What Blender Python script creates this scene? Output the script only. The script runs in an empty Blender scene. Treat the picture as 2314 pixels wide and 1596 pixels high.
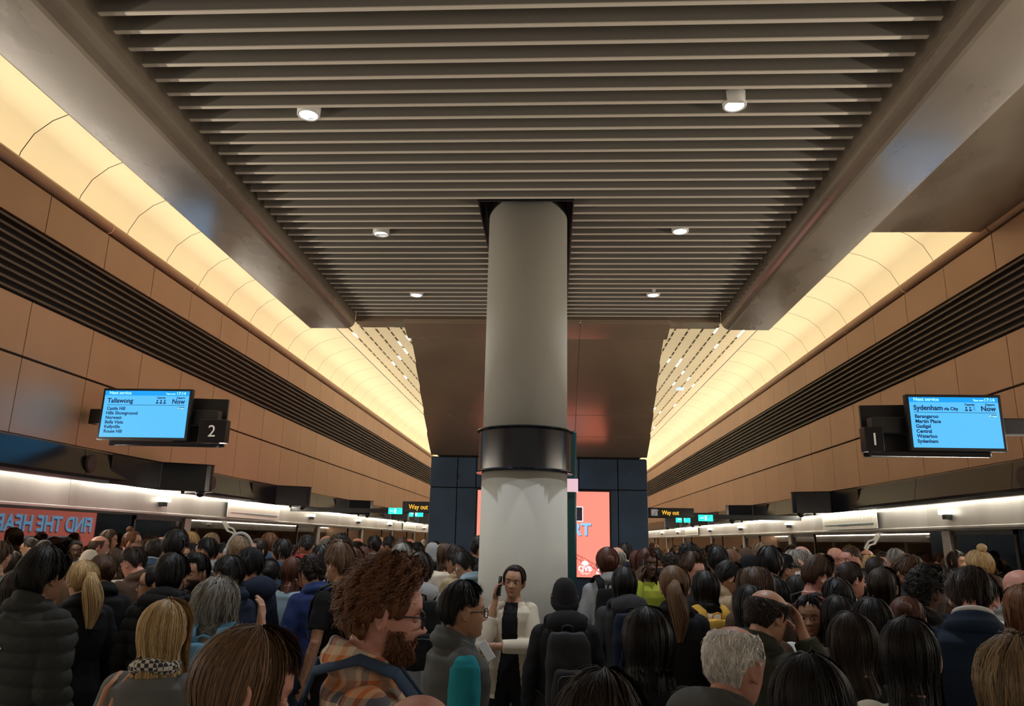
import bpy, math, random, mathutils
import numpy as np
from mathutils import Vector, Matrix, noise
R = math.radians
PI = math.pi
C = bpy.context.scene.collection
SC = bpy.context.scene

# ------------------------------------------------------------------ camera, world, exposure, big lamps
H = 1.85
FPX = 1688.0
YAW, PITCH, ROLL = R(3.175), R(14.04), 0.020
cam_d = bpy.data.cameras.new('camera')
cam_d.sensor_fit = 'HORIZONTAL'; cam_d.sensor_width = 36.0; cam_d.lens = 36.0 * FPX / 2314.0
cam_d.clip_start = 0.05; cam_d.clip_end = 300
cam = bpy.data.objects.new('camera', cam_d); C.objects.link(cam)
CAM_R = Matrix.Rotation(YAW, 3, 'Z') @ Matrix.Rotation(R(90) + PITCH, 3, 'X') @ Matrix.Rotation(ROLL, 3, 'Z')
cam.matrix_world = Matrix.Translation((0, 0, H)) @ CAM_R.to_4x4()
SC.camera = cam
w = bpy.data.worlds.new('station_dark'); SC.world = w; w.use_nodes = True
w.node_tree.nodes['Background'].inputs[0].default_value = (1.0, 0.86, 0.68, 1)
w.node_tree.nodes['Background'].inputs[1].default_value = 0.17
SC.view_settings.view_transform = 'Standard'; SC.view_settings.look = 'None'
SC.view_settings.exposure = 0.6; SC.view_settings.gamma = 1.0; SC.view_settings.use_curve_mapping = False
SC.cycles.max_bounces = 6; SC.cycles.diffuse_bounces = 3; SC.cycles.glossy_bounces = 3
SC.cycles.transparent_max_bounces = 8; SC.cycles.transmission_bounces = 2
SC.cycles.caustics_reflective = False; SC.cycles.caustics_refractive = False
SC.cycles.sample_clamp_indirect = 4.0

CX = -0.23            # centre line of the island platform
HW = 6.02             # half width to the screen doors
YN, YF = -3.0, 62.0   # near and far ends of what is built

def P(px, py, Y):
    """point at distance Y along the platform behind a photo pixel"""
    d = CAM_R @ Vector(((px - 1157) / FPX, -(py - 798) / FPX, -1.0))
    t = Y / d.y
    return Vector((d.x * t, Y, H + d.z * t))

def area(name, loc, rot, sx, sy, power, col):
    l = bpy.data.lights.new(name, 'AREA'); l.shape = 'RECTANGLE'; l.size = sx; l.size_y = sy
    l.energy = power; l.color = col
    o = bpy.data.objects.new(name, l); C.objects.link(o); o.location = loc; o.rotation_euler = rot
    return o
for s, nm in ((-1, 'left'), (1, 'right')):
    y0, y1 = (YN, YF) if s < 0 else (9.8, YF)
    # cove strip behind the cornice washing the vault: points up
    area('cove_lamp_' + nm, (CX + s * 6.22, (y0 + y1) / 2, 6.03), (PI, -R(12) * s, 0), 0.14, y1 - y0, 5.0 * (y1 - y0), (1.0, 0.86, 0.63))
    # added strip in the same trough, put in to brighten the slotted ceiling
    area('vault_fill_' + nm, (CX + s * 6.14, (y0 + y1) / 2, 6.08), (PI, -R(72) * s, 0), 0.14, y1 - y0, 44.0 * (y1 - y0), (1.0, 0.87, 0.66))
    # strip over the screen doors, under the black fascia, shining down its silver header and onto the platform
    area('header_lamp_' + nm, (CX + s * 5.93, (YN + YF) / 2, 2.535), (0, R(12) * s, 0), 0.05, YF - YN, 4.2 * (YF - YN), (1.0, 0.93, 0.76))

    # extra lamp added at the same strip to light slats and platform
    area('platform_fill_' + nm, (CX + s * 5.865, (YN + YF) / 2, 2.50), (0, R(68) * s, 0), 0.04, YF - YN, 3.2 * (YF - YN), (1.0, 0.90, 0.76))
    # made-up fill strip on top of the fascia, added to brighten slats and beams
    area('fascia_fill_' + nm, (CX + s * 5.93, (YN + YF) / 2, 2.955), (PI, -R(52) * s, 0), 0.05, YF - YN, 7.0 * (YF - YN), (1.0, 0.88, 0.72)).data.spread = R(110)

# ------------------------------------------------------------------ materials
MATS = {}
def nt(m):
    m.use_nodes = True
    return m.node_tree.nodes, m.node_tree.links, m.node_tree.nodes['Principled BSDF']
def mat(name, col, rough=0.6, metal=0.0, emit=None, es=0.0, spec=None, bump=None, var=None, coord='Object'):
    """bump=(scale, strength, (sx,sy,sz)), var=(scale, amount, (sx,sy,sz))"""
    if name in MATS: return MATS[name]
    m = bpy.data.materials.new(name); N, L, b = nt(m)
    b.inputs['Base Color'].default_value = (*col, 1); b.inputs['Roughness'].default_value = rough
    b.inputs['Metallic'].default_value = metal
    if spec is not None: b.inputs['Specular IOR Level'].default_value = spec
    if emit: b.inputs['Emission Color'].default_value = (*emit, 1); b.inputs['Emission Strength'].default_value = es
    def nz(scale, st):
        tc = N.new('ShaderNodeTexCoord'); mp = N.new('ShaderNodeMapping'); mp.inputs['Scale'].default_value = st
        n = N.new('ShaderNodeTexNoise'); n.inputs['Scale'].default_value = scale; n.inputs['Detail'].default_value = 4
        L.new(tc.outputs[coord], mp.inputs[0]); L.new(mp.outputs[0], n.inputs['Vector']); return n
    if var:
        n = nz(var[0], var[2]); mx = N.new('ShaderNodeMix'); mx.data_type = 'RGBA'
        rp = N.new('ShaderNodeMapRange'); rp.inputs[1].default_value = 0.3; rp.inputs[2].default_value = 0.7
        L.new(n.outputs[0], rp.inputs[0]); L.new(rp.outputs[0], mx.inputs[0])
        mx.inputs[6].default_value = (*[c * (1 - var[1]) for c in col], 1)
        mx.inputs[7].default_value = (*[min(1, c * (1 + var[1])) for c in col], 1)
        L.new(mx.outputs[2], b.inputs['Base Color'])
        if len(var) > 3:
            r2 = N.new('ShaderNodeMapRange'); r2.inputs[1].default_value = 0.3; r2.inputs[2].default_value = 0.7
            r2.inputs[3].default_value = rough - var[3]; r2.inputs[4].default_value = rough + var[3]
            L.new(n.outputs[0], r2.inputs[0]); L.new(r2.outputs[0], b.inputs['Roughness'])
    if bump:
        n = nz(bump[0], bump[2]); bp = N.new('ShaderNodeBump'); bp.inputs['Strength'].default_value = bump[1]
        bp.inputs['Distance'].default_value = 0.02
        L.new(n.outputs[0], bp.inputs['Height']); L.new(bp.outputs[0], b.inputs['Normal'])
    MATS[name] = m
    return m
def glow(name, col, s):
    if name in MATS: return MATS[name]
    m = bpy.data.materials.new(name); N, L, b = nt(m)
    b.inputs['Base Color'].default_value = (0.02, 0.02, 0.02, 1); b.inputs['Roughness'].default_value = 0.3
    b.inputs['Emission Color'].default_value = (*col, 1); b.inputs['Emission Strength'].default_value = s * 0.68
    MATS[name] = m; return m

M_conc = mat('concrete', (0.25, 0.200, 0.150), 0.34, bump=(2.2, 0.35, (1, 0.5, 1)), var=(1.6, 0.22, (1, 0.45, 1), 0.2))
_b = M_conc.node_tree.nodes['Principled BSDF']; _b.inputs['Coat Weight'].default_value = 0.9; _b.inputs['Coat Roughness'].default_value = 0.17; _b.inputs['Coat IOR'].default_value = 1.7
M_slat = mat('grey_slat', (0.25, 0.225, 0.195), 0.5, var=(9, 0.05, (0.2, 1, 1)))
M_slatc = mat('slat_edge_baked_light', (0.78, 0.70, 0.60), 0.45)  # light from below painted in: blade undersides paler than their sides
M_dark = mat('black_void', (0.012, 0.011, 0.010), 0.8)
M_panel = mat('copper_panel', (0.58, 0.37, 0.25), 0.42, 0.35, var=(0.9, 0.06, (1, 1, 0.3)))
M_louv = mat('louvre_fin', (0.13, 0.095, 0.075), 0.5, 0.3)
M_cream = mat('cream_vault', (0.78, 0.70, 0.50), 0.75, var=(0.6, 0.04, (1, 1, 1)))
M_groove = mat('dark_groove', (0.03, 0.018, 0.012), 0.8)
M_head = mat('brushed_silver', (0.50, 0.49, 0.48), 0.38, 0.75, var=(0.8, 0.16, (1, 1.6, 0.15), 0.08))
M_fasc = mat('black_fascia', (0.020, 0.021, 0.025), 0.22, 0.2, var=(0.7, 0.2, (1, 1, 1)))
M_box = mat('gloss_black_housing', (0.012, 0.013, 0.018), 0.18)
M_navy = mat('navy_metal', (0.070, 0.118, 0.205), 0.32, 0.45, var=(0.7, 0.35, (1, 1, 1.2), 0.1))
M_bronze = mat('bronze_cladding', (0.46, 0.345, 0.25), 0.24, 0.55, bump=(1.1, 0.10, (1, 1, 1)), var=(0.8, 0.12, (1, 1, 1), 0.06))
M_col = mat('column_plaster', (0.47, 0.45, 0.39), 0.75, var=(2.5, 0.06, (1, 1, 0.4)), bump=(30, 0.05, (1, 1, 1)))
M_floor = mat('terrazzo', (0.34, 0.31, 0.27), 0.35, var=(40, 0.1, (1, 1, 1)))
M_black = mat('black_plastic', (0.015, 0.015, 0.017), 0.4)
M_white = mat('white_enamel', (0.8, 0.79, 0.74), 0.5)
M_post = mat('door_post_metal', (0.36, 0.33, 0.31), 0.4, 0.6)
M_tun = mat('tunnel_lining', (0.05, 0.042, 0.036), 0.8)
def glass_mat():
    m = bpy.data.materials.new('door_glass'); m.use_nodes = True; N = m.node_tree.nodes; L = m.node_tree.links
    for n in list(N): N.remove(n)
    o = N.new('ShaderNodeOutputMaterial'); mx = N.new('ShaderNodeMixShader'); t = N.new('ShaderNodeBsdfTransparent')
    g = N.new('ShaderNodeBsdfGlossy'); g.inputs['Roughness'].default_value = 0.02; g.inputs['Color'].default_value = (0.9, 0.85, 0.8, 1)
    t.inputs['Color'].default_value = (0.55, 0.52, 0.48, 1)
    f = N.new('ShaderNodeFresnel'); f.inputs['IOR'].default_value = 1.6
    L.new(f.outputs[0], mx.inputs[0]); L.new(t.outputs[0], mx.inputs[1]); L.new(g.outputs[0], mx.inputs[2]); L.new(mx.outputs[0], o.inputs[0])
    return m
M_glass = glass_mat()

# ------------------------------------------------------------------ mesh helpers
class MB:
    def __init__(s): s.v = []; s.f = []; s.m = []
    def add(s, vs, fs, mi=0):
        o = len(s.v); s.v += [tuple(v) for v in vs]; s.f += [tuple(i + o for i in f) for f in fs]; s.m += [mi] * len(fs); return s
    def box(s, x0, x1, y0, y1, z0, z1, mi=0):
        vs = [(x, y, z) for z in (z0, z1) for y in (y0, y1) for x in (x0, x1)]
        return s.add(vs, [(0, 2, 3, 1), (4, 5, 7, 6), (0, 1, 5, 4), (2, 6, 7, 3), (0, 4, 6, 2), (1, 3, 7, 5)], mi)
    def extrude_y(s, prof, y0, y1, mi=0, closed=True, caps=True):
        n = len(prof); vs = [(x, y0, z) for x, z in prof] + [(x, y1, z) for x, z in prof]
        fs = [(i, (i + 1) % n, n + (i + 1) % n, n + i) for i in range(n if closed else n - 1)]
        if caps and closed: fs += [tuple(range(n - 1, -1, -1)), tuple(range(n, 2 * n))]
        return s.add(vs, fs, mi)
    def cyl(s, c, r0, r1, z0, z1, n=32, mi=0, caps=True):
        vs = [(c[0] + r * math.cos(2 * PI * i / n), c[1] + r * math.sin(2 * PI * i / n), z) for r, z in ((r0, z0), (r1, z1)) for i in range(n)]
        fs = [(i, (i + 1) % n, n + (i + 1) % n, n + i) for i in range(n)]
        if caps: fs += [tuple(range(n - 1, -1, -1)), tuple(range(n, 2 * n))]
        return s.add(vs, fs, mi)
    def lathe(s, c, prof, n=40, mi=0):
        k = len(prof); vs = [(c[0] + r * math.cos(2 * PI * i / n), c[1] + r * math.sin(2 * PI * i / n), z) for r, z in prof for i in range(n)]
        fs = [(j * n + i, j * n + (i + 1) % n, (j + 1) * n + (i + 1) % n, (j + 1) * n + i) for j in range(k - 1) for i in range(n)]
        return s.add(vs, fs, mi)
    def tube(s, pts, rad, n=10, mi=0, caps=True, flat=None):
        """round tube along pts, rad a number or a list; flat=(a,b) scales the two cross axes"""
        pts = [Vector(p) for p in pts]; k = len(pts)
        if not isinstance(rad, (list, tuple)): rad = [rad] * k
        vs = []; ref = None
        for i, p in enumerate(pts):
            t = (pts[min(i + 1, k - 1)] - pts[max(i - 1, 0)]).normalized()
            if ref is None: ref = t.orthogonal().normalized() if abs(t.x) > 0.9 else t.cross(Vector((1, 0, 0))).normalized()
            a = (ref - t * ref.dot(t)).normalized(); ref = a; b = t.cross(a)
            fa, fb = flat if flat else (1, 1)
            for j in range(n):
                q = 2 * PI * j / n; vs.append(p + (a * math.cos(q) * fa + b * math.sin(q) * fb) * rad[i])
        fs = [(i * n + j, i * n + (j + 1) % n, (i + 1) * n + (j + 1) % n, (i + 1) * n + j) for i in range(k - 1) for j in range(n)]
        if caps: fs += [tuple(range(n - 1, -1, -1)), tuple(range((k - 1) * n, k * n))]
        return s.add(vs, fs, mi)
    def ell(s, c, r, M=None, nu=16, nv=10, mi=0):
        vs = [(0, 0, 1)]
        for j in range(1, nv):
            t = PI * j / nv
            for i in range(nu): q = 2 * PI * i / nu; vs.append((math.sin(t) * math.cos(q), math.sin(t) * math.sin(q), math.cos(t)))
        vs.append((0, 0, -1)); out = []
        for v in vs:
            u = Vector((v[0] * r[0], v[1] * r[1], v[2] * r[2]))
            if M is not None: u = M @ u
            out.append(u + Vector(c))
        fs = [(0, 1 + i, 1 + (i + 1) % nu) for i in range(nu)]
        for j in range(nv - 2):
            a = 1 + j * nu; fs += [(a + i, a + nu + i, a + nu + (i + 1) % nu, a + (i + 1) % nu) for i in range(nu)]
        a = 1 + (nv - 2) * nu; l = len(vs) - 1; fs += [(a + i, l, a + (i + 1) % nu) for i in range(nu)]
        return s.add(out, fs, mi)
    def mesh(s, name, mats, smooth=False):
        me = bpy.data.meshes.new(name); me.from_pydata(s.v, [], s.f); me.update()
        for m in (mats if isinstance(mats, (list, tuple)) else [mats]): me.materials.append(m)
        me.polygons.foreach_set('material_index', s.m)
        me.polygons.foreach_set('use_smooth', [smooth] * len(s.f))
        return me
    def build(s, name, mats, parent=None, smooth=False, bevel=0):
        o = bpy.data.objects.new(name, s.mesh(name, mats, smooth)); C.objects.link(o)
        if parent: o.parent = parent
        if bevel:
            b = o.modifiers.new('bevel', 'BEVEL'); b.width = bevel; b.segments = 2; b.limit_method = 'ANGLE'
        return o
def tag(o, label, cat, group=None, kind=None):
    o['label'] = label; o['category'] = cat
    if group: o['group'] = group
    if kind: o['kind'] = kind
    return o
def struct(o, label=None):
    o['kind'] = 'structure'
    if label: o['label'] = label
    return o
def empty(name, loc, rz=0):
    o = bpy.data.objects.new(name, None); C.objects.link(o); o.location = loc; o.rotation_euler = (0, 0, rz); o.empty_display_size = 0.2
    return o
def text(s, name, loc, size, m, parent=None, rot=(R(90), 0, 0), align='LEFT', ext=0.001, bold=0.0, sx=1.0):
    c = bpy.data.curves.new(name, 'FONT'); c.body = s; c.size = size; c.align_x = align; c.extrude = ext; c.offset = bold
    c.materials.append(m); c.resolution_u = 3
    t_ = bpy.data.objects.new(name, c); me = bpy.data.meshes.new_from_object(t_); me.name = name; bpy.data.objects.remove(t_)
    o = bpy.data.objects.new(name, me); C.objects.link(o); o.location = loc; o.rotation_euler = rot; o.scale = (sx, 1, 1)
    if parent: o.parent = parent
    return o
# ------------------------------------------------------------------ the setting
struct(MB().box(CX - 6.3, CX + 6.3, YN, YF, -0.2, 0).build('floor', M_floor), 'pale speckled platform floor')
for s, nm in ((-1, 'left'), (1, 'right')):
    X = CX + s * HW
    def bx(mb, a, b, y0, y1, z0, z1, mi=0):      # a, b: distances outwards from the door line
        xs = sorted((X + s * a, X + s * b)); return mb.box(xs[0], xs[1], y0, y1, z0, z1, mi)
    wl = MB(); bx(wl, 0.10, 0.30, YN, YF, 2.9, 6.0, 1)
    y = 9.58 - 1.26 * 10
    while y < YF:
        for z0, z1 in ((2.95, 3.835), (3.865, 4.53), (5.42, 5.93)):
            bx(wl, 0.04, 0.11, y + 0.006, y + 1.254, z0, z1, 0)
        y += 1.26
    o = struct(wl.build('wall_' + nm, [M_panel, M_groove], bevel=0.004), 'copper coloured panel wall above the screen doors')
    lv = MB()
    bx(lv, 0.09, 0.10, YN, YF, 4.53, 5.42, 1)
    for k in range(9):
        z = 4.56 + k * 0.098; bx(lv, 0.02, 0.09, YN, YF, z, z + 0.030, 0)
    struct(lv.build('trim_' + str(1 if s < 0 else 2), [M_louv, M_dark]), 'dark horizontal louvre band along the panel wall')
    # cornice with a rounded lip and a trough that hides the cove lamp
    pr = []
    for q in range(9):
        t = -PI / 2 + PI * q / 8; pr.append((X + s * (0.06 - 0.075 * math.cos(t)), 6.045 + 0.085 * math.sin(t)))
    pr += [(X + s * 0.16, 6.13), (X + s * 0.16, 5.96)]
    c = MB()
    y = 9.58 - 1.26 * 10
    while y < YF:
        c.extrude_y(pr, y + 0.008, y + 2.512); y += 2.52
    struct(c.build('trim_' + str(3 if s < 0 else 4), M_panel, smooth=False), 'rounded copper cornice lip')
    # vault cove
    half = [(6.62, 5.9), (6.64, 6.25), (6.58, 6.55), (6.45, 6.80), (6.23, 6.99), (5.96, 7.11), (5.70, 7.18), (5.50, 7.20)]
    y = 9.58 - 1.26 * 10; c = MB()
    while y < YF:
        if s > 0 and y < 9.3: y += 1.26; continue
        vs = [(CX + s * a, yy, b) for yy in (y + 0.007, y + 1.253) for a, b in half]; n = len(half)
        c.add(vs, [(i, i + 1, n + i + 1, n + i) for i in range(n - 1)], 0)
        y += 1.26
    vs = [(CX + s * (a + 0.03), yy, b + 0.03) for yy in (YN, YF) for a, b in half]
    c.add(vs, [(i, i + 1, n + i + 1, n + i) for i in range(n - 1)], 1)
    struct(c.build('ceiling_' + nm, [M_cream, M_groove], smooth=True), 'cream curved vault panels washed with light')
    # slotted grid ceiling over the middle
    g = MB(); k = 0; rnd = random.Random(5 + s)
    a = 5.47
    while a > 1.9:
        y = 9.0
        while y < YF:
            g.box(*sorted((CX + s * a, CX + s * (a - 0.30))), y, y + 1.60, 7.20 + (5.5 - a) * 0.02, 7.23 + (5.5 - a) * 0.02, 0)
            y += 1.60
        y = 9.0 + rnd.random()
        while y < YF:
            L_ = 0.14; g.box(*sorted((CX + s * (a - 0.30), CX + s * (a - 0.345))), y, y + L_, 7.20 + (5.5 - a) * 0.02, 7.23 + (5.5 - a) * 0.02, 0)
            y += 0.55
        a -= 0.345
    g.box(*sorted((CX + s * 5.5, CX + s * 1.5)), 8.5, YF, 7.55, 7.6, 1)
    struct(g.build('ceiling_grid_' + nm, [M_cream, M_groove]), 'cream slotted ceiling with dark dashes')
    # header, fascia, screen doors
    hd = MB(); y = 9.58 - 1.26 * 10
    while y < YF:
        hd.extrude_y([(X + s * 0.02, 2.10), (X - s * 0.03, 2.13), (X - s * 0.03, 2.16), (X + s * 0.0, 2.165), (X + s * 0.03, 2.55), (X + s * 0.2, 2.55), (X + s * 0.2, 2.10)], y + 0.003, y + 2.517); y += 2.52
    struct(hd.build('trim_' + str(5 if s < 0 else 6), M_head, bevel=0.003), 'brushed silver header over the screen doors')
    fa = MB(); y = 9.58 - 1.26 * 10
    while y < YF:
        fa.extrude_y([(X - s * 0.14, 2.53), (X - s * 0.16, 2.57), (X - s * 0.10, 2.90), (X - s * 0.04, 2.93), (X + s * 0.15, 2.93), (X + s * 0.15, 2.56), (X - s * 0.04, 2.56)], y + 0.003, y + 2.517); y += 2.52
    struct(fa.build('trim_' + str(7 if s < 0 else 8), M_fasc, bevel=0.004), 'black gloss fascia above the light strip')
    posts = [2.2, 7.4, 12.9, 20.4, 25.2, 30.0, 35, 40, 45, 50] if s < 0 else [4.5, 11.6, 19.0, 23.5, 28.2, 34.0, 39, 44, 49]
    doors = struct(empty('door_' + str(1 if s < 0 else 2), (X, 10, 0)), 'platform screen doors of dark reflecting glass')
    for yp in posts:
        m = MB(); bx(m, -0.01, 0.10, yp - 0.11 - 10, yp + 0.11 - 10, 0.002, 2.10)
        for i, v in enumerate(m.v): m.v[i] = (v[0] - X, v[1], v[2])
        m.build('post', M_post, doors, bevel=0.01)
    for a_, b_ in zip([YN] + posts, posts + [YF]):
        m = MB(); bx(m, 0.05, 0.062, a_ + 0.12 - 10, b_ - 0.12 - 10, 0.03, 2.10)
        for i, v in enumerate(m.v): m.v[i] = (v[0] - X, v[1], v[2])
        m.build('glass_pane', M_glass, doors)
        # frame of the sliding leaf between the fixed panes
        mid = (a_ + b_) / 2
        m = MB()
        for yy in (b_ - 1.65,): bx(m, 0.03, 0.075, yy - 10, yy + 0.05 - 10, 0.03, 2.10)
        bx(m, 0.03, 0.075, b_ - 1.65 - 10, b_ - 0.12 - 10, 2.04, 2.10)
        for i, v in enumerate(m.v): m.v[i] = (v[0] - X, v[1], v[2])
        m.build('sliding_door_frame', M_black, doors)
    t = MB(); bx(t, 3.2, 3.3, YN, YF, -1.2, 4.2); bx(t, 0.2, 3.3, YN, YF, 4.2, 4.3); bx(t, 0.2, 3.3, YN, YF, -1.3, -1.2)
    struct(t.build('wall_track_' + nm, M_tun), 'dark track tunnel behind the glass')
struct(MB().box(CX - 9.4, CX + 9.4, YF, YF + 0.3, -0.5, 7.8).build('wall_far', M_panel), 'far end wall of the platform')
# slab that closes the vault near the viewer on the right platform side
struct(MB().box(CX + 3.1, CX + HW + 0.5, YN, 9.75, 6.02, 6.3).build('ceiling_slab', M_conc, bevel=0.02), 'olive brown concrete slab over right platform')

# concrete beams either side of the slats, rounded inner arris
for s, nm in ((-1, 'left'), (1, 'right')):
    pr = [(2.54, 5.6), (2.54, 4.84)]
    for q in range(7):
        t = PI + (PI / 2) * q / 6; pr.append((2.66 + 0.12 * math.cos(t), 4.81 + 0.12 * math.sin(t)))
    pr += [(3.18, 4.69), (3.22, 4.73), (3.22, 5.6)]
    prs = [(CX + s * a, b) for a, b in pr]
    m = MB(); ny = 1
    m.extrude_y(prs, YN, 9.98)
    struct(m.build('beam_' + nm, M_conc, bevel=0.01), 'weathered concrete edge beam beside the slats')
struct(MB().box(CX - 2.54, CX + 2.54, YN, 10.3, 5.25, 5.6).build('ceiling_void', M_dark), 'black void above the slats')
struct(MB().box(CX - 2.54, CX + 2.54, 9.98, 10.30, 4.80, 5.25).build('beam_end', M_bronze), 'bronze cross beam at the end of the slats')

# slatted ceiling
SZ = 4.85
COLC = (CX - 0.01, 6.72); COLR = 0.385
sl = tag(empty('slatted_ceiling', (CX, 0, SZ)), 'grey slatted ceiling of parallel blades running across the platform', 'ceiling slats')
y = -0.30; k = 0
while y < 9.93:
    nm_ = 'slat'
    if 6.27 < y:
        for a, b in ((-2.49, -0.46), (0.42, 2.49)):
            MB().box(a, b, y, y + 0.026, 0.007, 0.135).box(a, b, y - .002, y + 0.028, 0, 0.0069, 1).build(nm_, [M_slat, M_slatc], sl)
    else:
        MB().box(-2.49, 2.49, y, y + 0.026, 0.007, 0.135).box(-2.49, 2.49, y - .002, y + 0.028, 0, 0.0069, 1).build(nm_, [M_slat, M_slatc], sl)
    y += 0.1665; k += 1
cf = MB()
cf.box(-0.46, -0.45, 6.27, 9.93, -0.005, 0.4); cf.box(0.41, 0.42, 6.27, 9.93, -0.005, 0.4); cf.box(-0.46, 0.42, 6.255, 6.27, -0.005, 0.4)
cf.build('slot_frame', M_black, sl)
# carriers above the blades
ca = MB()
for xx in (-2.2, -0.85, 0.85, 2.2): ca.box(xx - 0.02, xx + 0.02, -0.3, 9.93, 0.125, 0.17)
ca.build('carrier_rails', M_dark, sl)

# downlights
DL = [(697, 261), (1660, 240), (861, 530), (1537, 524), (941, 668), (1476, 668)]
DN = ['first pair, on the left platform side', 'first pair, on the right platform side', 'middle pair, on the left platform side',
      'middle pair, on the right platform side', 'far pair, on the left platform side', 'far pair, on the right platform side']
def at_z(px, py, z):
    d = CAM_R @ Vector(((px - 1157) / FPX, -(py - 798) / FPX, -1.0)); t = (z - H) / d.z
    return Vector((d.x * t, d.y * t, z))
M_lamp = glow('downlight_led', (0.80, 0.90, 1.0), 14)
for (px, py), nm_ in zip(DL, DN):
    p = at_z(px, py, SZ - 0.01)
    e = tag(empty('downlight', p), 'round recessed white downlight glowing between the ceiling slats, ' + nm_, 'light', 'round downlights in the slatted ceiling')
    MB().lathe((0, 0), [(0.085, 0.09), (0.082, 0.0), (0.068, -0.002), (0.062, 0.012), (0.062, 0.09)], 40).build('rim', M_white, e, smooth=True)
    MB().cyl((0, 0), 0.062, 0.062, 0.02, 0.03, 40).build('lens', M_lamp, e)
    l = bpy.data.lights.new('downlight_beam', 'SPOT'); l.energy = 95; l.spot_size = R(115); l.spot_blend = 0.9; l.color = (0.86, 0.93, 1.0); l.shadow_soft_size = 0.06
    lo = bpy.data.objects.new('downlight_beam', l); C.objects.link(lo); lo.parent = e; lo.location = (0, 0, -0.02)

# column with its black band
co = tag(empty('column', (COLC[0], COLC[1], 0)), 'round grey-cream plastered column with a black band, standing in the middle of the platform', 'column')
MB().cyl((0, 0), COLR + 0.012, COLR - 0.005, 0, 2.42, 64).build('shaft', M_col, co, smooth=False)
MB().cyl((0, 0), COLR - 0.005, COLR - 0.01, 2.42, 5.3, 64).build('shaft', M_col, co)
for ch in co.children:
    for pl in ch.data.polygons: pl.use_smooth = len(pl.vertices) == 4
bp = [(COLR, 2.425), (COLR + 0.045, 2.42), (COLR + 0.05, 2.43), (COLR + 0.028, 2.445), (COLR + 0.028, 2.775), (COLR + 0.05, 2.79), (COLR + 0.045, 2.80), (COLR, 2.795)]
MB().lathe((0, 0), bp, 72).build('band', M_box, co, smooth=True).modifiers.new('e', 'EDGE_SPLIT').split_angle = R(35)

# totem behind the column
tt = tag(empty('help_point', (0.145, 7.75, 0)), 'slim dark teal help point totem mostly hidden behind the column', 'help point')
M_teal = mat('teal_gloss', (0.01, 0.06, 0.065), 0.25)
MB().box(-0.16, 0.11, -0.08, 0.08, 0, 2.95).build('post', M_teal, tt, bevel=0.02)
MB().box(-0.14, 0.125, -0.10, 0.02, 2.33, 2.46).build('reflected_glow', glow('pink_reflection_glow', (1, 0.65, 0.75), 0.8), tt)  # glowing box stands in for pink light reflected on the band lip

# central block: navy panels below, bronze hood above
BX0, BX1 = CX - 1.87, CX + 1.87
core = MB(); core.box(BX0 + 0.02, BX1 - 0.02, 13.03, 21.0, 0, 3.24); core.box(BX0 + 0.14, BX1 - 0.14, 13.08, 20.9, 3.2401, 5.5)
struct(core.build('wall_block', M_dark), 'black core of the central block')
wb = MB(); xs = [BX0, BX0 + 0.47, -1.34, -0.47, 0.42, 1.06, BX1 - 0.50, BX1]
xs = [BX0, BX0 + 0.475, -1.30, -0.42, 0.47, 1.135, BX1]
for i in range(len(xs) - 1):
    wb.box(xs[i] + 0.008, xs[i + 1] - 0.008, 13.0, 13.04, 2.715, 3.225)
    if xs[i] > -1.31 and xs[i + 1] < 1.14:
        continue
for a, b, z0, z1 in ((xs[0], xs[1], 0.0, 2.70), (xs[1], -1.27, 0.0, 2.70), (1.0, 1.135, 0.0, 2.70), (1.135, xs[6], 0.0, 2.70), (-1.27, 1.0, 0.0, 1.24)):
    wb.box(a + 0.008, b - 0.008, 13.0, 13.04, z0, z1)
y = 13.05
while y < 20.9:
    for s in (BX0, BX1 - 0.03):
        for z0, z1 in ((0, 2.70), (2.715, 3.225)): wb.box(s, s + 0.03, y, y + 1.30, z0, z1)
    y += 1.316
struct(wb.build('wall_navy', M_navy, bevel=0.004), 'blue-black metal panels on the central block')
hood = MB()
def hoodseg(y0, z0, y1, z1, x0, x1):
    n_ = Vector((0, -(z1 - z0), (y1 - y0))).normalized() * 0.06
    vs = [(x, yy, zz) for yy, zz in ((y0, z0), (y1, z1), (y1 + n_.y * -1, z1 - n_.z * -1), (y0 - n_.y, z0 + n_.z)) for x in (x0, x1)]
    hood.add(vs, [(0, 1, 3, 2), (2, 3, 5, 4), (4, 5, 7, 6), (6, 7, 1, 0), (0, 2, 4, 6), (1, 7, 5, 3)])
HB = [(13.0, 3.26), (12.47, 3.538), (11.94, 3.816), (11.41, 4.094), (10.88, 4.372), (10.35, 4.65), (9.99, 4.775)]
for i in range(6):
    (ya, za), (yb, zb) = HB[i], HB[i + 1]
    hw = 1.87 - 0.015 * i if i < 5 else 1.86
    for a, b in ((CX - hw, CX - 0.62), (CX - 0.617, CX + 0.617), (CX + 0.62, CX + hw)):
        hoodseg(yb + 0.002, zb - 0.001, ya - 0.001, za + 0.001, a, b)
for s in (BX0 + 0.09, BX1 - 0.13):
    pf = [(13.0, 3.27), (21, 3.27), (21, 7.3), (10.4, 7.3), (10.4, 4.66)]
    n = len(pf); vs = [(x, a, b) for x in (s, s + 0.04) for a, b in pf]
    hood.add(vs, [tuple(range(n)), tuple(range(2 * n - 1, n - 1, -1))] + [(i, n + i, n + (i + 1) % n, (i + 1) % n) for i in range(n)])
struct(hood.build('ceiling_hood', M_bronze, bevel=0.004), 'sloping bronze soffit over the central block')
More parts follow.
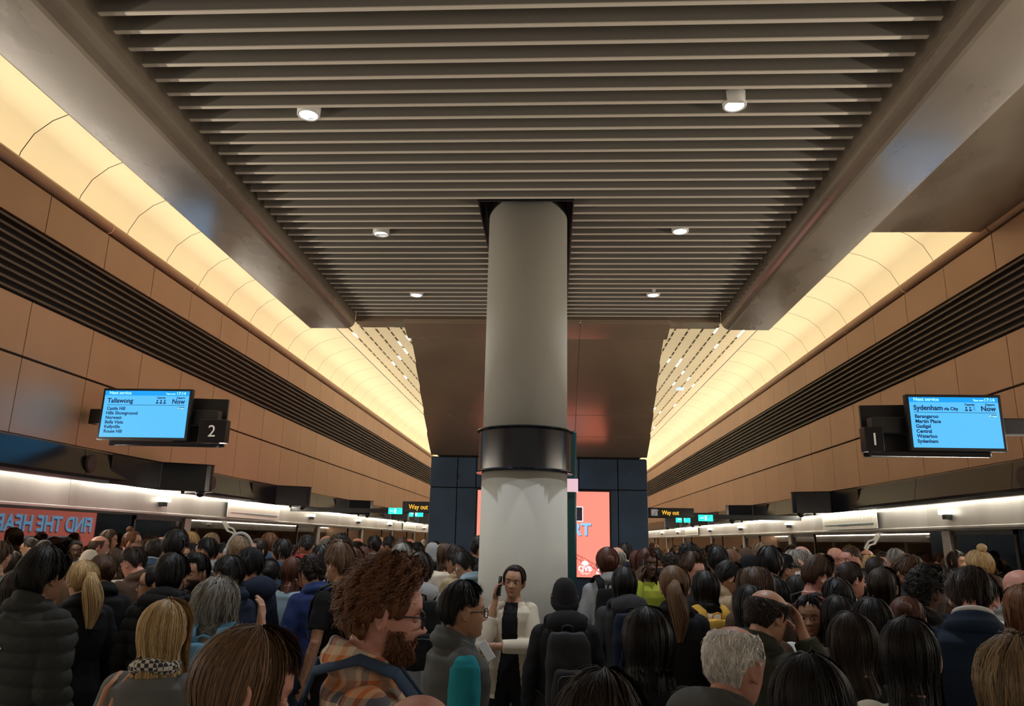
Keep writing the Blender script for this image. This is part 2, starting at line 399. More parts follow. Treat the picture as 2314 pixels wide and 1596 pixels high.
for xx in (-1.05, 0.98):
    b_ = tag(empty('sprinkler', (xx, 10.34, 4.78)), ('small chrome sprinkler head under the bronze cross beam, ' + ('left platform' if xx < 0 else 'right platform') + ' side of the column'), 'sprinkler')
    mm = MB(); mm.cyl((0, 0), 0.012, 0.012, 0, 0.16, 12); mm.cyl((0, 0), 0.035, 0.02, -0.005, 0.02, 16); mm.build('head', M_white, b_, smooth=True)

# advertising screens
M_ad = glow('ad_pink', (0.98, 0.27, 0.20), 1.15)
M_adf = glow('ad_pink_flank', (0.98, 0.25, 0.19), 3.0); M_adft = glow('ad_blue_flank', (0.28, 0.62, 1.0), 4.0)
M_adt = glow('ad_blue_text', (0.28, 0.62, 0.95), 1.1)
M_adw = glow('ad_white', (0.9, 0.9, 0.95), 1.1)
M_adr = glow('ad_red_lines', (0.62, 0.07, 0.06), 0.8)
M_ads = glow('ad_shadow', (0.42, 0.14, 0.32), 0.6)
M_adk = glow('ad_dark', (0.04, 0.03, 0.05), 0.5)
M_adp = glow('ad_lilac', (0.55, 0.45, 0.80), 0.9)
def ad_screen(loc, rz, wd, ht, label, side):
    e = tag(empty('advertising_screen', loc, rz), label, 'screen')
    MB().box(-0.03, wd + 0.03, 0, 0.05, -0.03, ht + 0.03).build('frame', M_black, e)
    MB().box(0, wd, -0.012, 0, 0, ht).build('display', M_adf if side else M_ad, e)
    def t(s, x, z, size, m, al='CENTER', b=0.01, sx=1.0, y=-0.016): return text(s, 'lettering', (x, y, z), size, m, e, align=al, bold=b, sx=sx)
    if side:
        for dx, dz, m, y in ((0.025, -0.025, M_ads, -0.014), (0, 0, M_adft, -0.018)):
            t('FIND THE HEART', wd / 2 + dx, ht - 0.66 + dz, 0.44, m, y=y, sx=0.98, b=0.012)
        for i in range(4):
            x = 0.75 + i * 0.52
            MB().box(x, x + 0.5, -0.020, -0.014, ht - 1.30, ht - 0.76).build('photo_card', M_adw, e)
            MB().box(x + 0.03, x + 0.47, -0.024, -0.0205, ht - 1.27, ht - 0.79).build('photo_card', (M_adk, M_adp, M_adt)[i % 3], e)
            MB().ell((x + 0.25, -0.026, ht - 1.05), (0.11, 0.002, 0.14)).build('photo_card', (M_adp, M_ad, M_adw)[i % 3], e)
    else:
        for dx, dz, m, y in ((0.012, -0.012, M_ads, -0.014), (0, 0, M_adt, -0.018)):
            t('THE HEART', 1.93 + dx, 0.68 + dz, 0.275, m, 'RIGHT', y=y, b=0.008)
        for x0, x1, z0, z1 in ((1.47, 1.80, 0.90, 1.15), (1.02, 1.3, 0.86, 1.15), (0.66, 0.96, 0.84, 1.10), (0.15, 0.5, 0.86, 1.14)):
            MB().box(x0, x1, -0.018, -0.013, z0, z1).build('photo_card', M_adw, e)
            MB().box(x0 + 0.015, x1 - 0.015, -0.022, -0.0185, z0 + 0.015, z1 - 0.015).build('photo_card', M_adk, e)
            c = MB(); c.ell(((x0 + x1) / 2 - 0.03, -0.025, (z0 + z1) / 2 + 0.02), (0.05, 0.003, 0.06)); c.ell(((x0 + x1) / 2 - 0.03, -0.025, z0 + 0.06), (0.09, 0.002, 0.05)); c.build('photo_card', M_adp, e)
        # bridge lines
        br = MB()
        for k in range(16):
            x = 1.30 + k * 0.058; z = 0.46 - ((k - 2) / 9.0) ** 1.3 * 0.22 if k > 2 else 0.46
            z2 = 0.46 - ((k - 1) / 9.0) ** 1.3 * 0.22 if k > 1 else 0.46
            br.tube([(x, -0.015, z), (x + 0.058, -0.015, z2)], 0.005, 6); br.tube([(x, -0.015, z - 0.07), (x + 0.058, -0.015, z2 - 0.07)], 0.005, 6)
            br.tube([(x, -0.015, z), (x + 0.058, -0.015, z2 - 0.07)], 0.003, 6); br.tube([(x, -0.015, z), (x, -0.015, 0.02)], 0.003, 6)
        br.build('bridge_drawing', M_adr, e)
        t('QVB', 1.83, 0.10, 0.115, M_adw, b=0.006)
        d = MB(); o_ = 0.255; d.ell((1.575 + o_, -0.018, 0.225), (0.055, 0.003, 0.04)); d.box(1.51 + o_, 1.64 + o_, -0.02, -0.014, 0.205, 0.222); d.box(1.571 + o_, 1.579 + o_, -0.02, -0.014, 0.25, 0.29)
        d.tube([(x_ + o_, -0.018, z_) for x_, z_ in ((1.50, 0.075), (1.54, 0.05), (1.575, 0.065), (1.61, 0.05), (1.65, 0.075))], 0.007, 6)
        d.build('dome_emblem', M_adw, e)
        d = MB(); 
        for k in range(6): d.ell((2.07 + 0.045 * math.cos(k), -0.018, 0.10 + 0.04 * math.sin(k * 1.3)), (0.018, 0.003, 0.018))
        d.build('paw_emblem', M_adw, e)
    return e
ad_screen((-1.26, 13.0 - 0.012, 1.27), 0, 2.245, 1.40, 'wide pink advertising screen on the navy block behind the column', False)
ad_screen((BX0 - 0.05, (2 * (CX - HW - 0.055) - (BX0 - 0.05)) / P(216, 1170, 1.0).x, 1.05), R(-90), 3.6, 1.45, 'pink advertising screen on the flank of the navy block, mirrored in the glass', True)

# lit handrails of the escalator behind the block (their reflection shows in the screen doors)
M_rail = glow('handrail_light', (1.0, 0.92, 0.72), 2.2)
for s, nm in ((-1, '2'), (1, '1')):
    e = tag(empty('escalator_light', (CX + s * 1.95, 23, 0)), 'pair of sloping lit strips along the escalator beyond the block, ' + ('left' if s < 0 else 'right') + ' platform side', 'light')
    for dz in (0, 0.13):
        MB().tube([(0, 0, 2.75 + dz), (0, 1.3, 1.95 + dz)], 0.032, 8).build('strip', M_rail, e)
        MB().tube([(0, 1.3, 1.95 + dz), (0, 1.7, 1.9 + dz), (0, 3.0, 1.1 + dz)], 0.025, 8).build('strip', M_rail, e)
    MB().box(-0.02 * s - 0.02, 0.02, -0.5, 3.4, 0, 1.1).build('balustrade', M_glass, e)

# ------------------------------------------------------------------ fittings on the side walls
def housing(s, ytip, n):
    X = CX + s * (HW - 0.14)
    e = tag(empty('display_housing', (X, ytip, 2.52)), n, 'display housing', 'black wedge housings projecting from the fascia')
    pf = [(0, -1.6), (0, 0.35), (0.62, 0.22), (0.68, 0.14), (0.68, 0.05), (0.63, -0.02), (0.05, -0.34)]
    pts = [(-s * a, b) for a, b in pf]; k = len(pts)
    vs = [(x, yy, z) for z in (-0.03, 0.40) for x, yy in pts]
    m = MB(); m.add(vs, [tuple(range(k)), tuple(range(2 * k - 1, k - 1, -1))] + [(i, (i + 1) % k, k + (i + 1) % k, k + i) for i in range(k)])
    m.build('housing', M_box, e, bevel=0.015)
    d = MB(); d.ell((-s * 0.53, 0.06, -0.05), (0.065, 0.065, 0.06)); d.cyl((-s * 0.53, 0.06), 0.075, 0.075, -0.05, -0.02, 24); d.build('camera_dome', M_box, e, smooth=True)
    d = MB(); d.ell((-s * 0.28, -0.02, -0.04), (0.03, 0.03, 0.03)); d.build('sensor', M_box, e, smooth=True)
    return e
for i, yt in enumerate((11.75, 16.8, 22.9, 29.0, 35.0)):
    housing(-1, yt, ['large', 'second', 'third', 'fourth', 'fifth'][i] + ' black display housing jutting from the left platform fascia, counted from the near end')
for i, yt in enumerate((15.9, 21.9, 28.0, 34.0)):
    housing(1, yt, ['nearest', 'second', 'third', 'fourth'][i] + ' black display housing jutting from the right platform fascia')
# route map posters on the header
M_poster = mat('poster_paper', (0.90, 0.87, 0.80), 0.6)
M_ink = mat('poster_ink', (0.30, 0.33, 0.36), 0.6); M_inkb = mat('poster_teal_ink', (0.10, 0.30, 0.38), 0.6); M_inkt = mat('poster_tan_ink', (0.55, 0.45, 0.33), 0.6)
def poster(s, y0, y1, z0, z1, label):
    X = CX + s * (HW - 0.05); wd = y1 - y0; ht = z1 - z0
    e = tag(empty('route_map', (X, y1 if s < 0 else y0, z0), R(90) if s < 0 else R(-90)), label, 'route map')
    e.rotation_euler = (0, 0, R(-90) if s > 0 else R(90)); e.location = (X, y1 if s > 0 else y0, z0)
    MB().box(0, wd, 0, 0.008, 0, ht).build('sheet', M_poster, e)
    nL = 30; m = MB()
    for k in range(nL):
        x = wd * (0.05 + 0.88 * k / nL); h_ = ht * (0.13 + 0.22 * abs(math.sin(k * 1.7)) * (0.5 + k / nL / 2))
        m.add([(x, -0.002, ht * 0.36), (x + 0.012, -0.002, ht * 0.36), (x + 0.03 + h_ * .3, -0.002, ht * 0.36 + h_), (x + 0.018 + h_ * .3, -0.002, ht * 0.36 + h_)], [(0, 1, 2, 3)])
    m.build('station_names', M_inkt, e)
    MB().box(wd * .05, wd * .95, -0.003, -0.001, ht * .27, ht * .295).build('line', M_ink, e)
    m = MB()
    for k in range(9): m.box(wd * (.32 + .07 * k), wd * (.38 + .07 * k), -0.004, -0.002, ht * .255, ht * .30)
    m.build('line', M_inkb, e)
def wy(px, py, s):   # distance along the platform where the ray of a photo pixel meets the header plane
    d = CAM_R @ Vector(((px - 1157) / FPX, -(py - 798) / FPX, -1.0)); return (CX + s * (HW - 0.04)) / d.x * d.y
poster(-1, wy(514, 1145, -1), wy(632, 1150, -1), 2.17, 2.50, 'white route map poster on the silver header over left platform doors')
poster(-1, wy(912, 1172, -1), wy(940, 1175, -1), 2.17, 2.50, 'white route map poster far down the left platform header')
poster(1, wy(1983, 1175, 1), wy(1859, 1175, 1), 2.17, 2.50, 'white route map poster on the silver header over right platform doors')
poster(1, wy(1577, 1187, 1), wy(1548, 1187, 1), 2.17, 2.50, 'white route map poster far down the right platform header')
# door indicator lamps
M_ind = glow('indicator_lamp', (1.0, 0.92, 0.72), 2.0)
for s, lst in ((-1, ((371, 1127), (706, 1155), (812, 1165), (883, 1171), (960, 1178))), (1, ((2139, 1166), (1781, 1181), (1672, 1186), (1603, 1190), (1530, 1192), (1495, 1193)))):
    for i, (px, py) in enumerate(lst):
        yy = wy(px, py, s); X = CX + s * (HW - 0.02)
        e = tag(empty('door_lamp', (X, yy, 2.36)), ['nearest', 'second', 'third', 'fourth', 'fifth', 'sixth'][i] + ' small white door lamp on the ' + ('left' if s < 0 else 'right') + ' platform silver header', 'lamp', 'small lamps above the screen doors')
        MB().box(-0.07, 0.07, -0.15, 0.15, -0.03, 0.04).build('lens', M_ind, e, bevel=0.012)
        MB().box(-0.06, 0.06, -0.06, 0.06, -0.10, -0.03).build('bracket', M_black, e, bevel=0.01)
# speakers on the fascia
for s, px, py, lb in ((-1, 205, 1048, 'round loudspeaker in the left platform fascia near the big screen'), (1, 2313, 1078, 'round loudspeaker in the right platform fascia at the edge of view'), (-1, 480, 1092, 'round camera port in the fascia just past the big housing')):
    X = CX + s * (HW - 0.155); d = CAM_R @ Vector(((px - 1157) / FPX, -(py - 798) / FPX, -1.0)); yy = X / d.x * d.y
    e = tag(empty('loudspeaker', (X, yy, H + d.z * X / d.x)), lb, 'loudspeaker')
    for r_, t_, m_, nm_ in ((0.125, 0.012, M_black, 'ring'), (0.11, 0.022, mat('speaker_mesh', (0.05, 0.03, 0.03), 0.6), 'grille')):
        mm = MB().cyl((0, 0), r_, r_ * 0.97, 0, t_, 36); o = mm.build(nm_, m_, e, smooth=False); o.rotation_euler = (0, R(90) * -s, 0)

# departure monitors
M_scr = glow('screen_cyan', (0.085, 0.47, 0.90), 1.15); M_scrh = glow('screen_header_blue', (0.0, 0.30, 0.78), 1.2)
M_navyt = glow('screen_navy_text', (0.0, 0.05, 0.22), 0.35); M_wt = glow('screen_pale_text', (0.35, 0.80, 1.0), 1.4)
M_num = mat('sign_numeral', (0.62, 0.58, 0.50), 0.5, emit=(0.6, 0.56, 0.5), es=0.25)
def monitor(s, corners, Y, title, sub, names, plat, cap, label):
    tl = P(*corners[0], Y); br = P(*corners[1], Y)
    wd = br.x - tl.x; ht = tl.z - br.z
    e = tag(empty('departure_monitor', (tl.x, Y, br.z), 0), label, 'screen')
    MB().box(-0.02, wd + 0.025, 0, 0.07, -0.035, ht + 0.02).build('frame', M_black, e, bevel=0.008)
    MB().box(0.012, wd - 0.012, -0.004, 0.0, 0.0, ht - 0.012).build('display', M_scr, e)
    MB().box(0.012, wd - 0.012, -0.006, -0.003, ht * 0.88, ht - 0.012).build('display_header', M_scrh, e)
    def t(st, x, z, size, m=M_navyt, al='LEFT', b=0.0): return text(st, 'lettering', (x * wd, -0.008, z * ht), size * ht * 1.08, m, e, align=al, bold=b + 0.0012, ext=0.0005)
    t('Next service', 0.06, 0.905, 0.085, M_wt); t('17:14', 0.95, 0.90, 0.085, M_wt, 'RIGHT'); t('Time now', 0.83, 0.905, 0.045, M_wt, 'RIGHT')
    t(title, 0.05, 0.725, 0.125, b=0.001)
    if sub: t(sub, 0.385, 0.725, 0.08, b=0.0006)
    t('Capacity', 0.67, 0.82, 0.05, al='CENTER'); t('Departs', 0.945, 0.82, 0.05, al='RIGHT'); t('Now', 0.95, 0.715, 0.125, al='RIGHT', b=0.001)
    for k in range(3):
        m = MB(); x = (0.63 + 0.043 * k) * wd
        if k < cap:
            m.ell((x, -0.008, 0.775 * ht), (0.009 * wd, 0.001, 0.019 * ht)); m.ell((x, -0.008, 0.727 * ht), (0.016 * wd, 0.001, 0.018 * ht))
        else:
            m.tube([(x + 0.008 * wd * math.cos(q), -0.008, 0.775 * ht + 0.018 * ht * math.sin(q)) for q in np.linspace(0, 2 * PI, 13)], 0.0014, 5)
            m.tube([(x + 0.015 * wd * math.cos(q), -0.008, 0.722 * ht + 0.025 * ht * math.sin(q)) for q in np.linspace(0, PI, 9)], 0.0014, 5)
        m.build('person_symbol', M_navyt, e)
    MB().box(0.05 * wd, 0.95 * wd, -0.008, -0.006, 0.675 * ht, 0.683 * ht).build('rule', M_navyt, e)
    MB().box(0.87 * wd, 0.95 * wd, -0.008, -0.006, 0.60 * ht, 0.64 * ht).build('badge', M_navyt, e)
    t('All stops', 0.91, 0.605, 0.038, M_wt, 'CENTER')
    for k, n_ in enumerate(names): t(n_, 0.055, 0.57 - 0.096 * k, 0.088, b=0.0005)
    # second screen of the back-to-back pair, turned away
    X_w = CX + s * (HW - 0.02) - tl.x      # wall line in local x
    inn = -s                                # direction to the platform centre
    xe = wd if s < 0 else 0.0               # inner edge of the face
    xo = 0.0 if s < 0 else wd
    pf = [(xe - inn * 0.35, 0.34), (xe + inn * 0.36, 0.42), (xe + inn * 0.37, 0.36), (xe - inn * 0.3, 0.27)]
    vs = [(x, yy, z) for z in (-0.12 * ht, ht * 0.92) for x, yy in pf]
    MB().add(vs, [(0, 1, 2, 3), (7, 6, 5, 4), (0, 4, 5, 1), (1, 5, 6, 2), (2, 6, 7, 3), (3, 7, 4, 0)]).build('rear_screen', M_black, e)
    a = MB(); xs_ = sorted((X_w, xe + inn * 0.35)); a.box(xs_[0], xs_[1], 0.12, 0.26, 0.30 * ht, 0.62 * ht); a.build('arm', M_black, e, bevel=0.01)
    a = MB(); xs_ = sorted((xo + inn * 0.12, xe + inn * 0.42)); a.box(xs_[0], xs_[1], 0.05, 0.12, -0.16 * ht, -0.06 * ht); a.build('lower_rail', M_box, e, bevel=0.01)
    # platform number box
    x0 = P(plat[1], plat[2], Y); x1 = P(plat[3], plat[4], Y)
    nx0, nx1, nz0, nz1 = x0.x - tl.x, x1.x - tl.x, x1.z - br.z, x0.z - br.z
    MB().box(nx0, nx1, -0.02, 0.12, nz0, nz1).build('number_box', M_box, e, bevel=0.008)
    text(plat[0], 'numeral', ((nx0 + nx1) / 2, -0.024, nz0 + (nz1 - nz0) * 0.25), (nz1 - nz0) * 0.72, M_num, e, align='CENTER')
monitor(-1, ((238, 881), (418, 990)), 9.55, 'Tallawong', None, ['Castle Hill', 'Hills Showground', 'Norwest', 'Bella Vista', 'Kellyville', 'Rouse Hill'], ('2', 453, 948, 508, 1001), 3,
        'bright blue departure monitor for Tallawong with a black number 2 box')
monitor(1, ((2050, 895), (2272, 1014)), 8.15, 'Sydenham', 'via City', ['Barangaroo', 'Martin Place', 'Gadigal', 'Central', 'Waterloo', 'Sydenham'], ('1', 1951, 965, 1999, 1021), 2,
        'bright blue departure monitor for Sydenham with a black number 1 box')
# way out signs and green exit signs
M_or = glow('sign_orange', (1.0, 0.50, 0.03), 1.3); M_gr = glow('exit_green', (0.02, 0.75, 0.55), 1.6); M_gk = glow('exit_dark', (0.0, 0.18, 0.14), 0.6)
M_grey = mat('sign_icon_grey', (0.30, 0.29, 0.28), 0.5, emit=(0.3, 0.29, 0.28), es=0.4)
def wayout(s, Y, px_end, top, bot, label):
    a = P(px_end, top, Y); b = P(px_end, bot, Y); ht = a.z - b.z; wd = 1.75
    e = tag(empty('way_out_sign', (a.x if s < 0 else a.x - wd, Y, b.z)), label, 'sign')
    MB().box(0, wd, 0, 0.14, 0, ht).build('case', M_box, e, bevel=0.01)
    if s < 0: tx, ix, ax = 0.15, 0.70, 1.3
    else: tx, ix, ax = wd - 0.72, wd - 0.96, wd - 1.3
    text('Way out', 'lettering', (tx, -0.005, ht * 0.30), ht * 0.62, M_or, e, bold=0.0015, sx=0.80)
    MB().box(ix, ix + ht * 0.66, -0.004, 0, ht * 0.17, ht * 0.83).build('icon_tile', M_grey, e)
    MB().tube([(ix + 0.03, -0.006, ht * .3), (ix + 0.07, -0.006, ht * .3), (ix + 0.13, -0.006, ht * .7), (ix + 0.17, -0.006, ht * .7)], 0.010, 6).build('escalator_symbol', M_white, e)
    MB().tube([(ax, -0.006, ht * .5), (ax + 0.22, -0.006, ht * .5)], 0.010, 6).build('arrow', M_or, e)
    for x in (0.25, wd - 0.25): MB().box(x, x + 0.03, 0.10, 0.20, -0.16, 0.05).build('hanger', M_black, e)
    return e
wayout(-1, 17.45, 910, 1133, 1158, 'black hanging Way out sign on the left platform side of the block')
wayout(1, 17.45, 1568, 1149, 1171, 'black hanging Way out sign on the right platform side of the block')
sb = []
for s, Y, px, py, lb in ((-1, 17.6, 893, 1155, 'green exit sign hung beyond the left platform Way out sign'), (-1, 17.6, 940, 1161, 'green exit sign under the left platform Way out sign'),
                     (1, 17.6, 1544, 1174, 'green exit sign under the right platform Way out sign'), (1, 17.6, 1595, 1171, 'green exit sign beyond the right platform Way out sign')):
    p = P(px, py, Y); e = tag(empty('exit_sign', p), lb, 'exit sign')
    MB().box(-0.16, 0.16, 0, 0.05, -0.07, 0.07).build('panel', M_gr, e)
    MB().box(-0.02, 0.02, -0.003, 0, -0.05, 0.05).build('door_symbol', M_adw, e); MB().tube([(-0.12, -0.005, 0), (-0.05, -0.005, 0)], 0.01, 6).build('arrow', M_adw, e)
    MB().ell((0.07, -0.004, 0.03), (0.012, 0.002, 0.014)).build('runner_symbol', M_gk, e)
    MB().box(-0.03, 0.03, 0.04, 0.08, -0.07, 0.05).build('bracket', M_black, e)
for s, nm in ((-1, 'left'), (1, 'right')):
    x0, x1 = sorted((BX0 if s < 0 else BX1, CX + s * (HW - 0.12)))
    struct(MB().box(x0, x1, 17.66, 17.80, 2.40, 2.50).build('beam_sign_' + nm, M_black), 'thin black rail that carries the signs')

# bright fittings showing through the slotted ceiling
rnd = random.Random(11)
M_fit = glow('ceiling_fitting', (1.0, 0.96, 0.85), 3.0); M_fitb = glow('ceiling_fitting_blue', (0.35, 0.65, 1.0), 1.4)
proto = None
for s in (-1, 1):
    for k in range(58):
        y = 11.5 + (rnd.random() ** 1.4) * 30; j = rnd.randint(1, 9); a = 5.47 - 0.345 * j
        blue = k % 19 == 3
        o = MB().box(-0.02 if not blue else -0.13, 0.02 if not blue else 0.13, -0.22, 0.22, 0, 0.02).build('ceiling_light', M_fitb if blue else M_fit) if proto is None or blue else proto.copy()
        if proto is None and not blue: proto = o
        elif not blue: C.objects.link(o)
        o.location = (CX + s * (a + 0.023), y, 7.215 + (5.5 - a) * 0.02 - 0.035)
        if blue: tag(o, 'pale blue square panel lit in the slotted ceiling over the ' + ('left' if s < 0 else 'right') + ' platform', 'ceiling light', 'blue ceiling panels platform ' + ('left' if s < 0 else 'right'))
        else: tag(o, 'thin bright light dash in the slotted ceiling over the ' + ('left' if s < 0 else 'right') + ' platform', 'ceiling light', 'light dashes platform ' + ('left' if s < 0 else 'right'))
# ------------------------------------------------------------------ people: shapes
def sm(a, b, x): 
    t = np.clip((x - a) / (b - a), 0, 1); return t * t * (3 - 2 * t)
ZK = np.array([-.118, -.112, -.10, -.085, -.06, -.03, 0, .03, .05, .08, .10, .111, .117])
WK = np.array([.010, .024, .036, .048, .060, .068, .0735, .0765, .0755, .065, .047, .028, .006])
FK = np.array([.040, .062, .078, .082, .082, .082, .083, .0885, .086, .070, .046, .020, -.008])
BK = np.array([.010, -.005, -.02, -.036, -.062, -.088, -.100, -.104, -.101, -.086, -.065, -.042, -.012])
def headsurf(phi, z):
    w_ = np.interp(z, ZK, WK); f = np.interp(z, ZK, FK); b = np.interp(z, ZK, BK)
    c = np.cos(phi); s = np.sin(phi); yc = np.clip(-0.012 + 0 * z, b + .004, f - .004)
    x = w_ * np.sign(s) * np.abs(s) ** 0.88
    y = yc + np.where(c > 0, (f - yc) * np.abs(c) ** 0.80, (b - yc) * np.abs(c) ** 0.95)
    return x, y
def gs(x, c, s): return np.exp(-((x - c) / s) ** 2)
def face_disp(x, z, nose=1.0):
    d = 0.0
    up = np.clip((0.010 - z) / 0.044, 0, 1); cut = 1 - sm(0.033, 0.046, -z)
    d = d + nose * 0.030 * up ** 1.15 * cut * np.exp(-(x / (0.0085 + 0.006 * up)) ** 2)
    d = d + 0.006 * gs(np.abs(x), .014, .006) * gs(z, -.037, .006)
    d = d + 0.004 * gs(z, .022, .009) * (np.abs(x) < .05) * gs(np.abs(x), .028, .022)
    d = d - 0.0115 * gs(np.abs(x), .031, .017) * gs(z, .002, .011)
    d = d + 0.0060 * gs(z, -.0605, .0042) * gs(x, 0, .018) + 0.0072 * gs(z, -.0715, .0048) * gs(x, 0, .016) - 0.0045 * gs(z, -.066, .002) * gs(x, 0, .019)
    d = d - 0.003 * gs(z, -.082, .006) * gs(x, 0, .02) + 0.005 * gs(z, -.098, .010) * gs(x, 0, .016)
    d = d + 0.004 * gs(np.abs(x), .042, .016) * gs(z, -.03, .018)
    return d
def head_prims(mb, M, fine=False, nose=1.0, wide=1.0):
    nz, nf = (60, 72) if fine else (40, 48)
    al = np.linspace(0, PI, nz + 2)[1:-1]; zs = -0.0005 + 0.1175 * np.cos(al); ph = np.linspace(0, 2 * PI, nf, endpoint=False)
    Z, F = np.meshgrid(zs, ph, indexing='ij'); X, Y = headsurf(F, Z)
    fr = np.clip(np.cos(F), 0, 1) ** 0.5
    Y = Y + face_disp(X, Z, nose) * fr
    V = np.stack([X * wide, Y, Z], -1).reshape(-1, 3)
    vs = [M @ Vector((0, -.01, .118))] + [M @ Vector(v) for v in V] + [M @ Vector((0, .03, -.118))]
    fs = [(0, 1 + (i + 1) % nf, 1 + i) for i in range(nf)]
    for j in range(nz - 1):
        a = 1 + j * nf; fs += [(a + i, a + (i + 1) % nf, a + nf + (i + 1) % nf, a + nf + i) for i in range(nf)]
    a = 1 + (nz - 1) * nf; l = len(vs) - 1; fs += [(a + i, a + (i + 1) % nf, l) for i in range(nf)]
    mb.add(vs, fs)
    for s in (-1, 1):      # ears: a tilted rim with a lobe
        E = M @ Matrix.Translation((s * .077 * wide, -.012, -.004)) @ Matrix.Rotation(s * R(-22), 4, 'Z') @ Matrix.Rotation(R(-8), 4, 'X')
        pts = []
        for q in range(13):
            t = 2 * PI * q / 12; pts.append(E @ Vector((s * (.006 + .004 * math.cos(t)), -.004 + .017 * math.cos(t + .3) * (1 if math.sin(t) > 0 else .75), .003 + .029 * math.sin(t))))
        mb.tube(pts, .0052, 8)
        mb.ell(E @ Vector((0, 0, .0)), (.006, .015, .026), E.to_3x3(), 12, 8)
        mb.ell(E @ Vector((s * .004, .006, -.026)), (.0055, .008, .009), E.to_3x3(), 10, 6)
def hand(mb, wr, d, n, side, curl=0.5, spread=0.12, thumb=0.6, sc=1.0):
    """wr wrist, d finger direction, n palm normal (the side the fingers close to), side +1/-1 thumb side of lateral"""
    d = Vector(d).normalized(); n = Vector(n); n = (n - d * n.dot(d)).normalized(); l = d.cross(n) * side; wr = Vector(wr)
    mb.tube([wr - d * .02, wr + d * .015, wr + d * .05, wr + d * .088], [.026 * sc, .030 * sc, .040 * sc, .038 * sc], 14, flat=None)
    # flatten by replacing the last tube with an oriented one
    k = 14 * 4
    for i in range(len(mb.v) - k, len(mb.v)):
        v = Vector(mb.v[i]) - wr; h = v.dot(n); f_ = 0.8 if v.dot(d) < 0.02 else 0.40
        v = v - n * h * (1 - f_); mb.v[i] = tuple(wr + v)
    for off, ln, ra in ((.030, .066, .0088), (.010, .076, .0092), (-.011, .071, .0088), (-.030, .054, .0078)):
        p = wr + d * (.082 - abs(off) * .18) + l * off; dd = (d + l * off * spread * 30 * .3).normalized(); pts = [p - dd * .03, p]; a = 0
        for m, fr in enumerate((.45, .30, .25)):
            a += curl * (0.55, 0.75, 0.45)[m]
            q = dd * math.cos(a) + n * math.sin(a); p = p + q * ln * fr * sc; pts.append(p)
        mb.tube(pts, [ra, ra, ra * .95, ra * .9, ra * .72], 10)
        mb.ell(pts[-1], (ra * .75,) * 3, None, 8, 6)
    p = wr + d * .022 + l * .024; t1 = (d * .65 + l * .75 + n * .25 * thumb).normalized(); p2 = p + t1 * .038; t2 = (d * .9 + l * .25 + n * .5 * thumb).normalized()
    p3 = p2 + t2 * .030; p4 = p3 + (t2 + n * .3 * thumb).normalized() * .026
    mb.tube([p - t1 * .02, p, p2, p3, p4], [.012, .014, .0115, .0105, .008], 10); mb.ell(p4, (.008,) * 3, None, 8, 6)

ARMS = {  # side: (elbow, wrist, finger direction, palm normal, curl); x is multiplied by the side
    'down': {s: ((.212, -.03, 1.12), (.222, .05, .875), (0, .12, -1), (-1, .1, 0), .45) for s in (-1, 1)},
    'phone': {s: ((.208, .03, 1.14), (.085, .235, 1.22), (-.55, .35, .7), (-.5, -.6, .1), .9) for s in (-1, 1)},
    'ear': {-1: ((.212, -.03, 1.12), (.222, .05, .875), (0, .12, -1), (-1, .1, 0), .45), 1: ((.25, .15, 1.20), (.128, .075, 1.455), (-.12, -.12, 1), (-1, .05, 0), .8)},
}
def armset(a): return ARMS[a] if isinstance(a, str) else a
def head_matrix(pitch=0, yaw=0, tilt=0, lean=0):
    """head pose about the neck pivot; pitch > 0 looks down, yaw > 0 turns to the person's left"""
    pv = Matrix.Translation((0, -.03 + lean, 1.50))
    return pv @ Matrix.Rotation(R(yaw), 4, 'Z') @ Matrix.Rotation(R(tilt), 4, 'Y') @ Matrix.Rotation(-R(pitch), 4, 'X') @ Matrix.Translation((0, .045, .088))
def remesh(mb, voxel, it=3, f=0.5):
    me = bpy.data.meshes.new('t'); me.from_pydata([tuple(v) for v in mb.v], [], mb.f); me.update()
    o = bpy.data.objects.new('t', me); C.objects.link(o)
    m = o.modifiers.new('r', 'REMESH'); m.mode = 'VOXEL'; m.voxel_size = voxel
    if it: m = o.modifiers.new('s', 'SMOOTH'); m.factor = f; m.iterations = it
    dg = bpy.context.evaluated_depsgraph_get(); ev = o.evaluated_get(dg); e = bpy.data.meshes.new_from_object(ev)
    n = len(e.vertices); V = np.empty(n * 3, np.float32); e.vertices.foreach_get('co', V); V = V.reshape(-1, 3)
    F = np.empty(len(e.loops), np.int32); e.loops.foreach_get('vertex_index', F); LT = np.empty(len(e.polygons), np.int32); e.polygons.foreach_get('loop_total', LT)
    bpy.data.objects.remove(o); bpy.data.meshes.remove(me); bpy.data.meshes.remove(e)
    return V, F, LT
def np_mesh(name, V, F, LT, mats, mi=None, smooth=True):
    me = bpy.data.meshes.new(name); me.vertices.add(len(V)); me.vertices.foreach_set('co', np.asarray(V, np.float32).ravel())
    me.loops.add(len(F)); me.loops.foreach_set('vertex_index', np.asarray(F, np.int32))
    me.polygons.add(len(LT)); ls = np.concatenate([[0], np.cumsum(LT)[:-1]]).astype(np.int32)
    me.polygons.foreach_set('loop_start', ls)
    for m in mats: me.materials.append(m)
    if mi is not None: me.polygons.foreach_set('material_index', np.asarray(mi, np.int32))
    me.polygons.foreach_set('use_smooth', np.full(len(LT), smooth)); me.update(calc_edges=True); me.validate(clean_customdata=False)
    return me
def attr(me, name, A):
    a = me.attributes.new(name, 'FLOAT_VECTOR', 'POINT'); a.data.foreach_set('vector', np.asarray(A, np.float32).ravel())
def normals(me):
    N = np.empty(len(me.vertices) * 3, np.float32); me.vertices.foreach_get('normal', N); return N.reshape(-1, 3)
